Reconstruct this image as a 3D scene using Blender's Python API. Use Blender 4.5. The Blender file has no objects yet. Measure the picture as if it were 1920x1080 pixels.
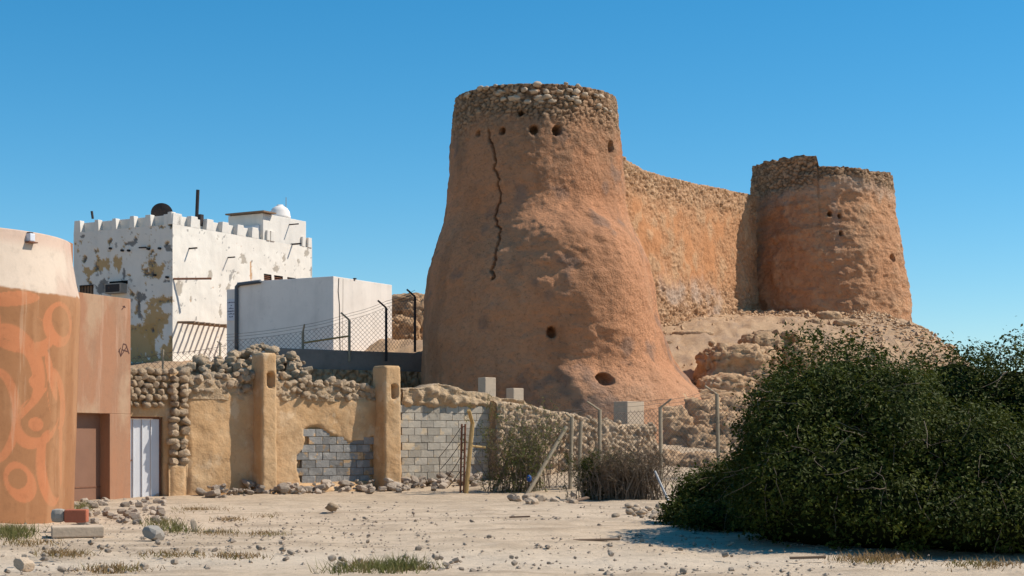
import bpy, bmesh, math, random
import numpy as np
from mathutils import Vector, Matrix

random.seed(7)
RNG = np.random.default_rng(11)
scene = bpy.context.scene
col = scene.collection
R = math.radians

# ------------------------------------------------------------------ camera
CAMH, FPX, HOR = 1.4, 3000.0, 830.0
cd = bpy.data.cameras.new('camera'); cam = bpy.data.objects.new('camera', cd); col.objects.link(cam)
cam.location = (0, 0, CAMH); cam.rotation_euler = (R(90), 0, 0)
cd.sensor_width = 36; cd.lens = FPX / 1920 * 36; cd.shift_y = (HOR - 540) / 1920
cd.clip_start = .1; cd.clip_end = 8000
scene.camera = cam
# ------------------------------------------------------------------ sky, sun, exposure
SUN_EL, SUN_BACK = 48, 5            # sun to the right, 5 degrees behind the picture plane
sdir = Vector((math.cos(R(SUN_EL)) * math.cos(R(SUN_BACK)), math.cos(R(SUN_EL)) * math.sin(R(SUN_BACK)), math.sin(R(SUN_EL))))
world = bpy.data.worlds.new('World'); scene.world = world; world.use_nodes = True
nt = world.node_tree; bg = nt.nodes['Background']
sky = nt.nodes.new('ShaderNodeTexSky'); sky.sky_type = 'NISHITA'; sky.sun_disc = False
sky.sun_elevation = R(SUN_EL); sky.sun_rotation = math.atan2(sdir.x, sdir.y)
sky.air_density = 1.0; sky.dust_density = 0.0; sky.ozone_density = 6.0; sky.altitude = 0
hsn = nt.nodes.new('ShaderNodeHueSaturation'); hsn.inputs['Saturation'].default_value = 1.30; hsn.inputs['Hue'].default_value = .487
nt.links.new(sky.outputs[0], hsn.inputs['Color']); nt.links.new(hsn.outputs[0], bg.inputs[0]); bg.inputs[1].default_value = 0.104
sl = bpy.data.lights.new('sun', 'SUN'); sun = bpy.data.objects.new('sun', sl); col.objects.link(sun)
sl.energy = 4.4; sl.angle = R(.53); sl.color = (1, .93, .82)
sun.rotation_euler = (-sdir).to_track_quat('-Z', 'Y').to_euler(); sun.location = (30, 10, 40)
scene.view_settings.view_transform = 'Standard'; scene.view_settings.look = 'None'
scene.view_settings.exposure = 0.33; scene.view_settings.gamma = 1.0
scene.render.engine = 'CYCLES'

# ------------------------------------------------------------------ helpers
def W(px, py, z):
    return Vector(((px - 960) / FPX * z, z, CAMH + (HOR - py) / FPX * z))
def hz(py, z):
    return CAMH + (HOR - py) / FPX * z
def sst(a, b, x):
    t = np.clip((np.asarray(x, float) - a) / (b - a), 0, 1); return t * t * (3 - 2 * t)

def _hash(ix, iy, iz, seed):
    h = (ix * 374761393 + iy * 668265263 + iz * 1440662683 + seed * 974634721) & 0xffffffff
    h = ((h ^ (h >> 13)) * 1274126177) & 0xffffffff
    h = ((h ^ (h >> 16)) * 2246822519) & 0xffffffff
    return ((h ^ (h >> 15)) & 0xffffff) / float(0xffffff)
def vnoise(P, seed=0):
    P = np.asarray(P, float); I = np.floor(P).astype(np.int64); f = P - I; f = f * f * (3 - 2 * f)
    out = 0
    for dx in (0, 1):
        for dy in (0, 1):
            for dz in (0, 1):
                w = (f[:, 0] if dx else 1 - f[:, 0]) * (f[:, 1] if dy else 1 - f[:, 1]) * (f[:, 2] if dz else 1 - f[:, 2])
                out = out + w * _hash(I[:, 0] + dx, I[:, 1] + dy, I[:, 2] + dz, seed)
    return out
def fbm(P, seed=0, octv=4, gain=.5):
    P = np.asarray(P, float); a, s, t = 1., 0., 0
    for o in range(octv):
        s = s + a * vnoise(P * 2 ** o + 17.3 * o, seed + o); t += a; a *= gain
    return s / t                                                    # 0..1, mean .5
def worley(P, seed=0):
    P = np.asarray(P, float); I = np.floor(P).astype(np.int64)
    f1 = np.full(len(P), 9.); f2 = np.full(len(P), 9.); cid = np.zeros(len(P))
    for dx in (-1, 0, 1):
        for dy in (-1, 0, 1):
            for dz in (-1, 0, 1):
                a, b, c = I[:, 0] + dx, I[:, 1] + dy, I[:, 2] + dz
                q = np.stack([a + _hash(a, b, c, seed), b + _hash(a, b, c, seed + 1), c + _hash(a, b, c, seed + 2)], 1)
                d = np.sqrt(((q - P) ** 2).sum(1))
                nid = _hash(a, b, c, seed + 3)
                m = d < f1
                f2 = np.where(m, f1, np.minimum(f2, d)); cid = np.where(m, nid, cid); f1 = np.where(m, d, f1)
    return f1, f2, cid

WL = {}                                                             # world origin of every object
def link(o, loc=(0, 0, 0), parent=None):
    loc = Vector(loc); col.objects.link(o); WL[o] = loc
    if parent: o.parent = parent; o.location = loc - WL[parent]
    else: o.location = loc
    return o
def tag(o, label=None, cat=None, group=None, kind=None):
    if label: o['label'] = label
    if cat: o['category'] = cat
    if group: o['group'] = group
    if kind: o['kind'] = kind
    return o
def thing(name, label, cat, loc, group=None):
    return tag(link(bpy.data.objects.new(name, None), loc), label, cat, group)
def np_mesh(name, V, F, colors=None, smooth=True):
    me = bpy.data.meshes.new(name); V = np.asarray(V, float)
    me.from_pydata(V.tolist(), [], F.tolist() if hasattr(F, 'tolist') else F)
    if smooth: me.polygons.foreach_set('use_smooth', [True] * len(me.polygons))
    if colors is not None:
        ca = me.color_attributes.new('Col', 'FLOAT_COLOR', 'POINT')
        ca.data.foreach_set('color', np.concatenate([colors, np.ones((len(V), 1))], 1).astype(np.float32).ravel())
    me.update(); return me
def grid_faces(nu, nv, wrap=False):
    i = np.arange(nu if wrap else nu - 1); j = np.arange(nv - 1)
    I, J = np.meshgrid(i, j, indexing='ij'); I2 = (I + 1) % nu
    return np.stack([I * nv + J, I2 * nv + J, I2 * nv + J + 1, I * nv + J + 1], -1).reshape(-1, 4)

class MB:                                                           # collects simple solids into one mesh
    def __init__(s): s.v = []; s.f = []
    def poly(s, vs, fs):
        b = len(s.v); s.v += [tuple(v) for v in vs]; s.f += [[b + i for i in f] for f in fs]; return s
    def box(s, o, ax, ay, az):                                       # corner + three edge vectors
        o, ax, ay, az = map(Vector, (o, ax, ay, az))
        vs = [o, o + ax, o + ax + ay, o + ay, o + az, o + ax + az, o + ax + ay + az, o + ay + az]
        return s.poly(vs, [(0, 3, 2, 1), (4, 5, 6, 7), (0, 1, 5, 4), (1, 2, 6, 5), (2, 3, 7, 6), (3, 0, 4, 7)])
    def tube(s, pts, r, n=6, r2=None):
        pts = [Vector(p) for p in pts]; b = len(s.v); m = len(pts)
        for k, p in enumerate(pts):
            d = (pts[min(k + 1, m - 1)] - pts[max(k - 1, 0)]).normalized()
            u = d.orthogonal().normalized() if k == 0 else (u - d * u.dot(d)).normalized()
            w = d.cross(u); rr = r if r2 is None else r + (r2 - r) * k / (m - 1)
            for q in range(n):
                a = 2 * math.pi * q / n; s.v.append(tuple(p + (u * math.cos(a) + w * math.sin(a)) * rr))
        for k in range(m - 1):
            for q in range(n):
                s.f.append([b + k * n + q, b + k * n + (q + 1) % n, b + (k + 1) * n + (q + 1) % n, b + (k + 1) * n + q])
        s.f.append([b + q for q in range(n)][::-1]); s.f.append([b + (m - 1) * n + q for q in range(n)])
        return s
    def mesh(s, name, smooth=False, bevel=0):
        me = bpy.data.meshes.new(name); me.from_pydata(s.v, [], s.f)
        if bevel:
            bm = bmesh.new(); bm.from_mesh(me)
            bmesh.ops.bevel(bm, geom=bm.edges[:], offset=bevel, segments=2, affect='EDGES', profile=.6)
            bm.to_mesh(me); bm.free()
        if smooth: me.polygons.foreach_set('use_smooth', [True] * len(me.polygons))
        me.update(); return me
    def build(s, name, mat, parent=None, **k):
        return put(name, s.mesh(name, **k), mat, parent)
def put(name, me, mat, parent=None, loc=(0, 0, 0)):                   # mesh given in world coordinates
    me.materials.append(mat) if not me.materials else None
    return link(bpy.data.objects.new(name, me), loc, parent)

# ------------------------------------------------------------------ materials
def mat(name, base=(.5, .5, .5), attr=False, layers=(), bump=(), rough=.92, spec=.25, vary=0, metal=0, trans=0):
    m = bpy.data.materials.new(name); m.use_nodes = True; t = m.node_tree; N = t.nodes; L = t.links
    bs = N['Principled BSDF']; bs.inputs['Roughness'].default_value = rough
    bs.inputs['Specular IOR Level'].default_value = spec; bs.inputs['Metallic'].default_value = metal
    tc = N.new('ShaderNodeTexCoord'); vec = tc.outputs['Object']
    if vary:
        oi = N.new('ShaderNodeObjectInfo'); va = N.new('ShaderNodeVectorMath'); va.operation = 'ADD'
        mu = N.new('ShaderNodeMath'); mu.operation = 'MULTIPLY'; mu.inputs[1].default_value = 91.7
        L.new(oi.outputs['Random'], mu.inputs[0]); L.new(vec, va.inputs[0]); L.new(mu.outputs[0], va.inputs[1]); vec = va.outputs[0]
    def noise(scale, detail=6, stretch=None, rough=.6):
        n = N.new('ShaderNodeTexNoise'); n.inputs['Scale'].default_value = scale
        n.inputs['Detail'].default_value = detail; n.inputs['Roughness'].default_value = rough
        if stretch:
            mp = N.new('ShaderNodeMapping'); mp.inputs['Scale'].default_value = stretch; L.new(vec, mp.inputs[0]); L.new(mp.outputs[0], n.inputs[0])
        else: L.new(vec, n.inputs[0])
        return n.outputs[0]
    if attr:
        at = N.new('ShaderNodeVertexColor'); at.layer_name = 'Col'; c = at.outputs[0]
    else:
        rg = N.new('ShaderNodeRGB'); rg.outputs[0].default_value = (*base, 1); c = rg.outputs[0]
    for ly in layers:                                               # (colour or factor, scale, lo, hi, amount, stretch)
        cc, sc, lo, hi, amt = ly[:5]
        mr = N.new('ShaderNodeMapRange'); mr.inputs[1].default_value = lo; mr.inputs[2].default_value = hi
        mr.inputs[4].default_value = amt; L.new(noise(sc, 7, ly[5] if len(ly) > 5 else None), mr.inputs[0])
        mx = N.new('ShaderNodeMix'); mx.data_type = 'RGBA'
        if not hasattr(cc, '__len__'): mx.blend_type = 'MULTIPLY'; cc = (cc, cc, cc)
        L.new(mr.outputs[0], mx.inputs[0]); L.new(c, mx.inputs[6]); mx.inputs[7].default_value = (*cc, 1); c = mx.outputs[2]
    if vary:
        hs = N.new('ShaderNodeHueSaturation'); mr = N.new('ShaderNodeMapRange')
        mr.inputs[3].default_value = 1 - vary; mr.inputs[4].default_value = 1 + vary
        L.new(oi.outputs['Random'], mr.inputs[0]); L.new(mr.outputs[0], hs.inputs['Value']); L.new(c, hs.inputs['Color']); c = hs.outputs[0]
    L.new(c, bs.inputs['Base Color'])
    prev = None
    for (sc, st, dist) in bump:
        b = N.new('ShaderNodeBump'); b.inputs['Strength'].default_value = st; b.inputs['Distance'].default_value = dist
        L.new(noise(sc, 8, None, .65), b.inputs['Height'])
        if prev: L.new(prev, b.inputs['Normal'])
        prev = b.outputs[0]
    if prev: L.new(prev, bs.inputs['Normal'])
    if trans:
        tr = N.new('ShaderNodeBsdfTranslucent'); L.new(c, tr.inputs[0]); ms = N.new('ShaderNodeMixShader'); ms.inputs[0].default_value = trans
        L.new(bs.outputs[0], ms.inputs[1]); L.new(tr.outputs[0], ms.inputs[2]); L.new(ms.outputs[0], N['Material Output'].inputs[0])
    return m

M = {}
M['ground'] = mat('sandy_ground', attr=True, layers=[(.78, 1.3, .45, .7, .5), (.58, 14, .52, .70, .6), ((.64, .53, .42), 40, .55, .7, .35), (.5, 75, .58, .7, .55), (.72, 4, .5, .7, .5)], bump=[(6, .45, .07), (45, .7, .025), (120, .5, .01)])
M['mud'] = mat('mud_plaster', (.535, .33, .168), layers=[((.46, .265, .12), 1.1, .42, .66, .85), ((.62, .42, .24), 2.7, .5, .72, .7), (.72, 9, .55, .75, .5), ((.41, .24, .115), .9, .52, .60, .55), ((.64, .47, .30), 1.7, .56, .63, .55), (.6, 7, .60, .66, .4), ((.58, .40, .23), .8, .5, .7, .5, (1, 1, .35))], bump=[(2.2, .45, .14), (6, .3, .05), (24, .16, .02)])
M['mudstone'] = mat('coral_stone', (.60, .43, .275), layers=[((.66, .52, .37), 5, .5, .7, .7), (.55, 9, .52, .75, .7)], bump=[(7, .9, .10), (22, .8, .04)], vary=.12)
M['mudcore'] = mat('eroded_mud', (.52, .36, .215), layers=[((.60, .45, .30), 3, .48, .7, .7), (.6, 8, .5, .72, .6)], bump=[(5, .8, .1), (20, .7, .04)])
M['block'] = mat('cement_block', (.37, .32, .255), layers=[((.44, .375, .29), 3, .45, .65, .7), (.62, 12, .55, .75, .6), ((.52, .38, .23), 2.2, .58, .64, .7), (.5, 5, .60, .65, .6)], bump=[(30, .7, .015), (8, .7, .03)], vary=.2)
M['darkblock'] = mat('bare_block', (.235, .22, .20), layers=[((.38, .35, .31), 4, .5, .66, .8), (.6, 11, .55, .75, .6), ((.50, .31, .15), 2.5, .57, .62, .8), (.5, 5, .60, .65, .6)], bump=[(26, .8, .02), (8, .8, .03)], vary=.25)
M['mortar'] = mat('mortar', (.27, .235, .195), bump=[(20, .6, .02)])
M['tower'] = mat('fort_mud', attr=True, layers=[(.88, .7, .45, .68, .6), ((.50, .20, .085), .45, .5, .7, .35, (1, 1, .6)), (.70, 5, .50, .72, .55), (.66, 3, .57, .62, .28), (.5, 8, .59, .65, .45)], bump=[(3, .5, .2), (9, 1, .13), (26, .8, .04)])
M['curtain'] = mat('fort_rubble', attr=True, layers=[(.75, 3, .5, .72, .5), (.55, 7, .56, .64, .6)], bump=[(4, .6, .12), (14, .7, .05)])
M['palestone'] = mat('pale_stone', (.47, .355, .25), layers=[(.7, 6, .5, .7, .6)], bump=[(9, .6, .05)], vary=.2)
M['rock'] = mat('mound_rock', (.47, .295, .165), layers=[((.55, .385, .24), 2, .46, .7, .7), (.6, 6, .5, .72, .6), (.7, 3, .5, .7, .5, (1, 1, 5))], bump=[(4, .8, .14), (15, .7, .05)], vary=.10)
M['rubblewall'] = mat('pale_rubble', (.50, .35, .22), layers=[((.58, .44, .30), 3, .46, .7, .7), (.6, 9, .5, .72, .6)], bump=[(6, .8, .1), (20, .7, .04)])
M['rubble'] = mat('rubble_stone', (.345, .27, .205), layers=[((.45, .355, .27), 4, .45, .65, .7), (.65, 10, .5, .72, .5)], bump=[(10, .6, .04)], vary=.25)
M['white'] = mat('peeling_whitewash', attr=True, layers=[(.88, 1.5, .45, .7, .6), (.84, 3, .5, .75, .5, (1, 1, .2)), (.7, 26, .63, .74, .4)], bump=[(5, .25, .04), (30, .3, .012)])
M['box_white'] = mat('white_render', (.82, .745, .675), layers=[(.86, .9, .45, .7, .8), (.8, 5, .6, .68, .35), (.86, 2.2, .5, .7, .6, (1, 1, .12)), ((.62, .55, .48), .7, .58, .75, .4)], bump=[(40, .2, .008)])
M['orange'] = mat('orange_paint', (.37, .18, .10), layers=[((.62, .42, .30), 3.5, .57, .66, .35, (1, 1, .08)), ((.31, .185, .115), 1.4, .45, .66, .6, (1, 1, .3)), ((.45, .30, .19), .8, .52, .62, .7, (1, 1, .5)), (.85, 6, .5, .7, .5)], bump=[(12, .25, .02), (50, .25, .006)])
M['mural'] = mat('painted_mural', attr=True, layers=[((.62, .42, .28), 6, .60, .68, .3, (1, 1, .06)), (.75, 5, .55, .65, .4), (.9, 2, .45, .7, .5, (1, 1, .25)), (.86, 16, .5, .72, .4)], bump=[(14, .2, .015), (50, .2, .006)])
M['browndoor'] = mat('brown_door', (.235, .12, .075), layers=[(.8, 2, .45, .7, .5)], rough=.6)
M['whitemetal'] = mat('white_sheet_metal', (.66, .655, .66), layers=[(.82, 3, .5, .7, .6, (1, 1, .2)), ((.4, .22, .12), 7, .66, .75, .5)], rough=.5, spec=.4)
M['rust'] = mat('rusty_iron', (.17, .075, .045), layers=[((.28, .12, .06), 12, .45, .65, .7)], rough=.85, bump=[(40, .4, .01)])
M['darkmetal'] = mat('dark_metal', (.035, .028, .027), layers=[((.12, .06, .04), 9, .55, .7, .6)], rough=.7)
M['greypipe'] = mat('grey_pipe', (.10, .11, .125), rough=.5)
M['postwood'] = mat('yellow_post', (.42, .27, .11), layers=[(.6, 8, .5, .7, .6)], rough=.75)
M['post'] = mat('weathered_post', (.34, .27, .185), layers=[(.55, 9, .5, .7, .7), ((.2, .1, .06), 5, .6, .72, .6)], rough=.8, vary=.12)
M['wire'] = mat('galvanised_wire', (.15, .105, .08), rough=.7)
M['barewire'] = mat('steel_pole', (.32, .31, .30), rough=.6, metal=.3)
M['leaf'] = mat('glossy_leaf', (.045, .055, .007), layers=[((.115, .125, .018), 2.2, .48, .66, .8), ((.022, .036, .010), 5, .5, .7, .7)], rough=.6, spec=.12, trans=.22)
M['leafcore'] = mat('bush_core_shade', (.014, .018, .007), rough=1, spec=0)  # near-black colour painted in for the shade inside the bushes
M['twig'] = mat('dry_twig', (.20, .145, .10), layers=[(.6, 9, .5, .7, .6)], rough=.9)
M['dryleaf'] = mat('dry_brush', (.15, .10, .055), rough=.9, trans=.1)
M['feather'] = mat('feathery_leaf', (.135, .145, .035), layers=[((.20, .17, .05), 4, .5, .68, .7)], rough=.7, trans=.25)
M['drygrass'] = mat('dry_grass', (.27, .17, .075), layers=[((.14, .13, .03), 1.5, .5, .62, .8)], rough=.9, trans=.15)
M['greengrass'] = mat('green_grass', (.13, .13, .035), layers=[((.26, .19, .09), 3, .5, .62, .8)], rough=.8, trans=.2)
M['concrete'] = mat('grey_concrete', (.33, .29, .245), layers=[(.75, 4, .48, .7, .6)], bump=[(25, .4, .012)], vary=.08)
M['tanblock'] = mat('tan_concrete', (.56, .425, .30), layers=[(.75, 4, .48, .7, .6)], bump=[(18, .5, .02)])
M['redblock'] = mat('red_block', (.42, .13, .07), layers=[(.7, 8, .48, .7, .6)], bump=[(20, .4, .015)])
M['darkconc'] = mat('dark_retaining_concrete', (.27, .225, .19), layers=[(.65, 2, .45, .7, .6)], bump=[(10, .5, .03)])
M['wood'] = mat('weathered_wood', (.25, .16, .10), layers=[(.6, 6, .45, .7, .6, (1, 8, 8))], rough=.85)
M['blue'] = mat('blue_plastic', (.015, .06, .20), rough=.5)
M['sign'] = mat('white_sign', (.62, .63, .68), rough=.5)
M['ink'] = mat('dark_ink', (.04, .045, .10), rough=.7)
M['black'] = mat('hollow_shade', (.02, .015, .012), rough=1, spec=0)  # near-black colour standing in for the shade of a hollow
M['graffiti'] = mat('graffiti_paint', (.10, .045, .035), rough=.8)

# shared rough stone shapes
def rock_mesh(seed, flat=1, sub=2, amp=.35, angular=False):
    bm = bmesh.new(); bmesh.ops.create_icosphere(bm, subdivisions=sub, radius=.5)
    P = np.array([v.co[:] for v in bm.verts]); n = fbm(P * 3.1 + seed * 5.1, seed, 3, .6)
    for v, k in zip(bm.verts, n):
        v.co *= 1 + (k - .5) * 2 * amp; v.co.z *= flat
        if angular:
            for ax in range(3): v.co[ax] = max(-.36, min(.36, v.co[ax] * 1.15))
    me = bpy.data.meshes.new('stone'); bm.to_mesh(me); bm.free()
    me.polygons.foreach_set('use_smooth', [not angular] * len(me.polygons)); return me
ROUND = [rock_mesh(i, .88, 2, .62) for i in range(12)]
ANG = [rock_mesh(20 + i, .75, 2, .5, True) for i in range(8)]
_mcache = {}
def stone(name, p, size, m, parent=None, kind=ROUND, sq=(1, 1, 1), rot=True):
    i = random.randrange(len(kind)); key = (id(kind), i, m.name)
    if key not in _mcache:
        c = kind[i].copy(); c.materials.clear(); c.materials.append(m); _mcache[key] = c
    o = bpy.data.objects.new(name, _mcache[key])
    link(o, p, parent)
    if rot is True: o.rotation_euler = (random.uniform(-.5, .5), random.uniform(-.5, .5), random.uniform(0, 6.28))
    elif rot: o.rotation_euler = (random.uniform(-.12, .12), random.uniform(-.12, .12), rot + random.uniform(-.2, .2))
    o.scale = [size * s * random.uniform(.88, 1.15) for s in sq]
    return o

# ------------------------------------------------------------------ ground
def terrain(x, y):
    x = np.asarray(x, float); y = np.asarray(y, float)
    left = np.interp(y, [40, 44, 50, 56, 60, 75, 110, 200], [0, .12, .5, 2.2, 2.6, 4.4, 4, 0])
    yl = 57.6 + (np.clip(x, -30, -2) + 8.4) * .5
    left = np.maximum(left * (1 - .45 * sst(-8.5, -10, x)), (4.65 - 1.1 * sst(-8.2, -10, x) * (1 - sst(63, 66, y))) * sst(yl, yl + .5, y) * (y < 120))
    left = left + .75 * sst(-6.2, -5, x) * sst(60.6, 62, y) * (y < 120)
    mound = np.interp(y, [42, 46, 50, 54, 58, 66, 74, 86, 105, 200], [0, .35, .8, 1.6, 3.5, 6.2, 7.5, 7.4, 2, 0])
    mound = mound * (1 - .75 * sst(16.5, 22, x))
    w = sst(-1.5, 2.5, x)
    return left * (1 - w) + mound * w
def axis(segs):
    out = []
    for a, b, s in segs: out += list(np.arange(a, b, s))
    return np.array(out + [segs[-1][1]])
xs = axis([(-4000, -400, 900), (-400, -40, 60), (-40, -12, 1.5), (-12, 18, .12), (18, 30, .6), (30, 400, 50), (400, 4000, 900)])
ys = axis([(-200, 0, 40), (0, 14, 2), (14, 44, .12), (44, 80, .3), (80, 200, 8), (200, 1000, 100), (1000, 6000, 1000)])
X, Y = np.meshgrid(xs, ys, indexing='ij'); x, y = X.ravel(), Y.ravel()
P = np.stack([x, y, x * 0], 1)
z = terrain(x, y)
near = (np.abs(x) < 40) & (y < 120) & (y > 0)
n1, n2, n3 = fbm(P * .35, 3), fbm(P * 1.6, 5), fbm(P * 6, 9, 3)
hill = sst(1, 4, z)
z = z + np.where(near, (n1 - .5) * .14 + (n2 - .5) * .09 + (n3 - .5) * .03 + hill * ((n1 - .5) * .5 + (np.abs(n2 - .5) * -.4 + .05) + (n3 - .5) * .16 + (fbm(P * np.array([1.6, 3.6, 1]), 12, 5, .7) - .5) * .30), -.02)
track = np.exp(-((y - (19.3 + .05 * x + (n1 - .5) * 1.2)) / 1.6) ** 2)      # worn vehicle track
z = z - track * .05
base = np.array([.60, .455, .315]); C = np.tile(base, (len(x), 1))
mixc = lambda C, c, m: C * (1 - m[:, None]) + np.array(c) * m[:, None]
C = mixc(C, (.64, .51, .375), track * .8)
C = mixc(C, (.47, .345, .23), sst(.52, .66, n2) * .6 * (1 - track))
C = mixc(C, (.38, .275, .18), sst(.55, .70, fbm(P * np.array([.5, 2.2, 1]), 31)) * .6 * (1 - track))
C = mixc(C, (.46, .34, .225), sst(31, 40, y) * .6)
C = mixc(C, (.46, .295, .17), hill); C = mixc(C, (.36, .24, .155), hill * sst(.50, .62, fbm(P * np.array([2.6, 1.6, 1]), 14, 6, .7)) * .75)
put('ground', np_mesh('ground', np.stack([x, y, z], 1), grid_faces(len(xs), len(ys)), C), M['ground'])['kind'] = 'structure'
def gz(x, y): return float(terrain(np.array([x]), np.array([y]))[0])

# ------------------------------------------------------------------ fort towers
def wrapT(T): return (T + np.pi) % (2 * np.pi) - np.pi
def tower(rings, zc, nth, nh, seed, stone_top, feat, name, label, crack=None, holes=(), top_fn=None):
    """rings: (py, centre px, radius px); surface of revolution with bulges, masonry at the top"""
    k = zc / FPX; rg = sorted(rings, key=lambda r: -r[0])
    hs = np.array([hz(r[0], zc) for r in rg]); cx = np.array([(r[1] - 960) * k for r in rg]); rr = np.array([r[2] * k for r in rg])
    th = np.linspace(0, 2 * np.pi, nth, endpoint=False); v = np.linspace(0, 1, nh)
    T, V = np.meshgrid(th, v, indexing='ij'); T, V = wrapT(T.ravel()), V.ravel()
    topz = np.full(len(T), hs[-1]) if top_fn is None else top_fn(T)
    Z = hs[0] + V * (topz - hs[0])
    def smooth_interp(q, xx, yy):
        f = np.linspace(xx[0], xx[-1], 400); g = np.interp(f, xx, yy); ker = np.hanning(23); ker /= ker.sum()
        return np.interp(q, f, np.convolve(np.pad(g, 11, 'edge'), ker, 'valid'))
    rad = smooth_interp(Z, hs, rr); cxx = smooth_interp(Z, hs, cx)
    fx, fy = np.sin(T), -np.cos(T)                                     # T = 0 faces the camera, + to the right
    Q = np.stack([cxx + rad * fx, zc + rad * fy, Z], 1)
    d, C = feat(T, Z, Q, rad)
    f1, f2, cid = worley(Q * np.array([4.6, 4.6, 7.5]), seed)
    sm = stone_top(T, Z, Q)                                            # where bare masonry shows
    edge = sst(.02, .22, f2 - f1)
    d = d + sm * (edge * .06 - .04 + (cid - .5) * .05)
    scol = np.array([.42, .265, .155]) * (.72 + .6 * cid[:, None]); scol = scol * (.45 + .55 * edge[:, None])
    C = C * (1 - sm[:, None]) + scol * sm[:, None]
    if crack is not None:
        hh, aa = crack
        ca = np.interp(Z, hh, aa) + (fbm(np.stack([Z * 1.3, Z * 0, Z * 0], 1), 77, 4) - .5) * .16 + (fbm(np.stack([Z * 5, Z * 0, Z * 0], 1), 78, 3) - .5) * .07
        wd = .0135 * (.35 + 1.1 * fbm(np.stack([Z * 1.1, Z * 0 + 3, Z * 0], 1), 79, 2)); inside = (Z > hh[0]) & (Z < hh[-1])
        cm = np.where(inside, np.clip(1 - np.abs(T - ca) / wd, 0, 1), 0); d = d - cm * .5
    for (ha, hh, ra, rh) in holes:
        q = ((T - ha) / ra) ** 2 + ((Z - hh) / rh) ** 2
        q = q * (.6 + .8 * fbm(Q * 5, 91, 2)); d = d - .55 * (1 - sst(.5, 1.1, q))
    V3 = np.stack([cxx + (rad + d) * fx, zc + (rad + d) * fy, Z], 1)
    F = grid_faces(nth, nh, True)
    top = np.arange(nth) * nh + nh - 1                                  # rim, wall thickness and floor inside
    n0 = len(V3); inr = .82
    inner = np.stack([cxx[top] + (V3[top, 0] - cxx[top]) * inr, zc + (V3[top, 1] - zc) * inr, V3[top, 2] - .05], 1)
    low = inner.copy(); low[:, 2] = hs[-1] - 1.6
    V3 = np.concatenate([V3, inner, low]); a = np.arange(nth); b = (a + 1) % nth
    F = np.concatenate([F, np.stack([top[a], top[b], n0 + b, n0 + a], 1), np.stack([n0 + a, n0 + b, n0 + nth + b, n0 + nth + a], 1)])
    F = F.tolist() + [[n0 + nth + i for i in range(nth)]]
    C = np.concatenate([C, np.tile([.36, .25, .165], (2 * nth, 1))])
    root = thing(name, label, 'tower', (cx[0], zc, hs[0]))
    put('tower_shaft', np_mesh('tower_shaft', V3, F, C), M['tower'], root)
    return root, hs, cx, rr

MUD = np.array([.61, .285, .142])
ZB = 57.5
def feat_big(T, Z, Q, rad):
    T = wrapT(T)
    n1, n2, n3 = fbm(Q * .45, 41), fbm(Q * 1.7, 42), fbm(Q * 5, 43, 3)
    f1, f2, cid = worley(Q * 3.2, 44)
    b1 = sst(-.50, .25, T + (n1 - .5) * .3) * (1 - sst(.5, 1.25, T)) * sst(hz(385, ZB), hz(475, ZB), Z + (n2 - .5) * .7) * sst(hz(760, ZB), hz(560, ZB), Z)
    b2 = sst(-.12, .22, T + (n1 - .5) * .3) * (1 - sst(1.3, 2, T)) * sst(0, 1.8, hz(665, ZB) - Z + (n1 - .5) * 1.4)
    pebb = b1 * sst(hz(560, ZB), hz(470, ZB), Z)
    d = (n1 - .5) * .24 + (n2 - .5) * .11 + (n3 - .5) * .08 + b1 * .85 + b2 * .55 + pebb * (.12 * (1 - f1) - .06)
    d += (fbm(Q * np.array([.6, .6, 3.5]), 47) - .5) * .05
    C = np.tile(MUD, (len(T), 1))
    C = mixc(C, (.63, .325, .175), sst(.5, .68, n1) * .7)
    C = mixc(C, (.40, .19, .095), sst(.54, .7, fbm(Q * np.array([1.3, 1.3, .25]), 45)) * .6)
    C = mixc(C, (.65, .35, .20), b2 * .6)
    hi = sst(hz(420, ZB), hz(280, ZB), Z)
    C = mixc(C, (.35, .20, .115), hi * (.35 + .5 * sst(.42, .62, n2)))
    C = mixc(C, (.50, .20, .08), sst(.56, .68, n1) * hi * .8)
    C = mixc(C, (.22, .16, .125), sst(.6, .72, fbm(Q * 1.1, 49)) * .55)
    pit = (1 - sst(.12, .2, worley(Q * 4.5, 50)[0])) * sst(hz(650, ZB), hz(690, ZB), Z) * sst(.2, .5, T)
    d -= pit * .05
    return d, C
def stones_big(T, Z, Q):
    n = fbm(Q * .9, 52)
    return np.clip(sst(hz(330, ZB), hz(235, ZB), Z + (n - .5) * 3.2), 0, 1) * (.55 + .45 * sst(hz(280, ZB), hz(225, ZB), Z))
big_rings = [(905, 1078, 284), (850, 1064, 271), (760, 1045, 252), (720, 1036, 244), (660, 1024, 232), (600, 1015, 221), (540, 1014, 215), (500, 1013, 206), (460, 1010, 190), (425, 1007, 174), (385, 1005, 168), (330, 1004, 164), (260, 1003, 158), (190, 1004, 149)]
def ang(px, c, r): return math.asin(max(-1, min(1, (px - c) / r)))
crack = (np.array([hz(y, ZB) for y in (545, 500, 440, 400, 340, 300, 270)]), np.array([ang(936, 1013, 212), ang(930, 1011, 202), ang(934, 1008, 186), ang(938, 1006, 176), ang(935, 1004, 166), ang(926, 1004, 162), ang(912, 1003, 159)]))
holes = [(ang(a, 1004, 160), hz(b + 6, ZB), s * .05, s * .16) for a, b, s in ((943, 268, .8), (999, 268, 1), (1041, 269, 1.1), (1139, 286, 1.3), (898, 267, .6), (975, 238, .6))] + [(ang(1113, 1036, 244), hz(722, ZB), .06, .22), (ang(1030, 1024, 232), hz(640, ZB), .03, .2)]
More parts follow.
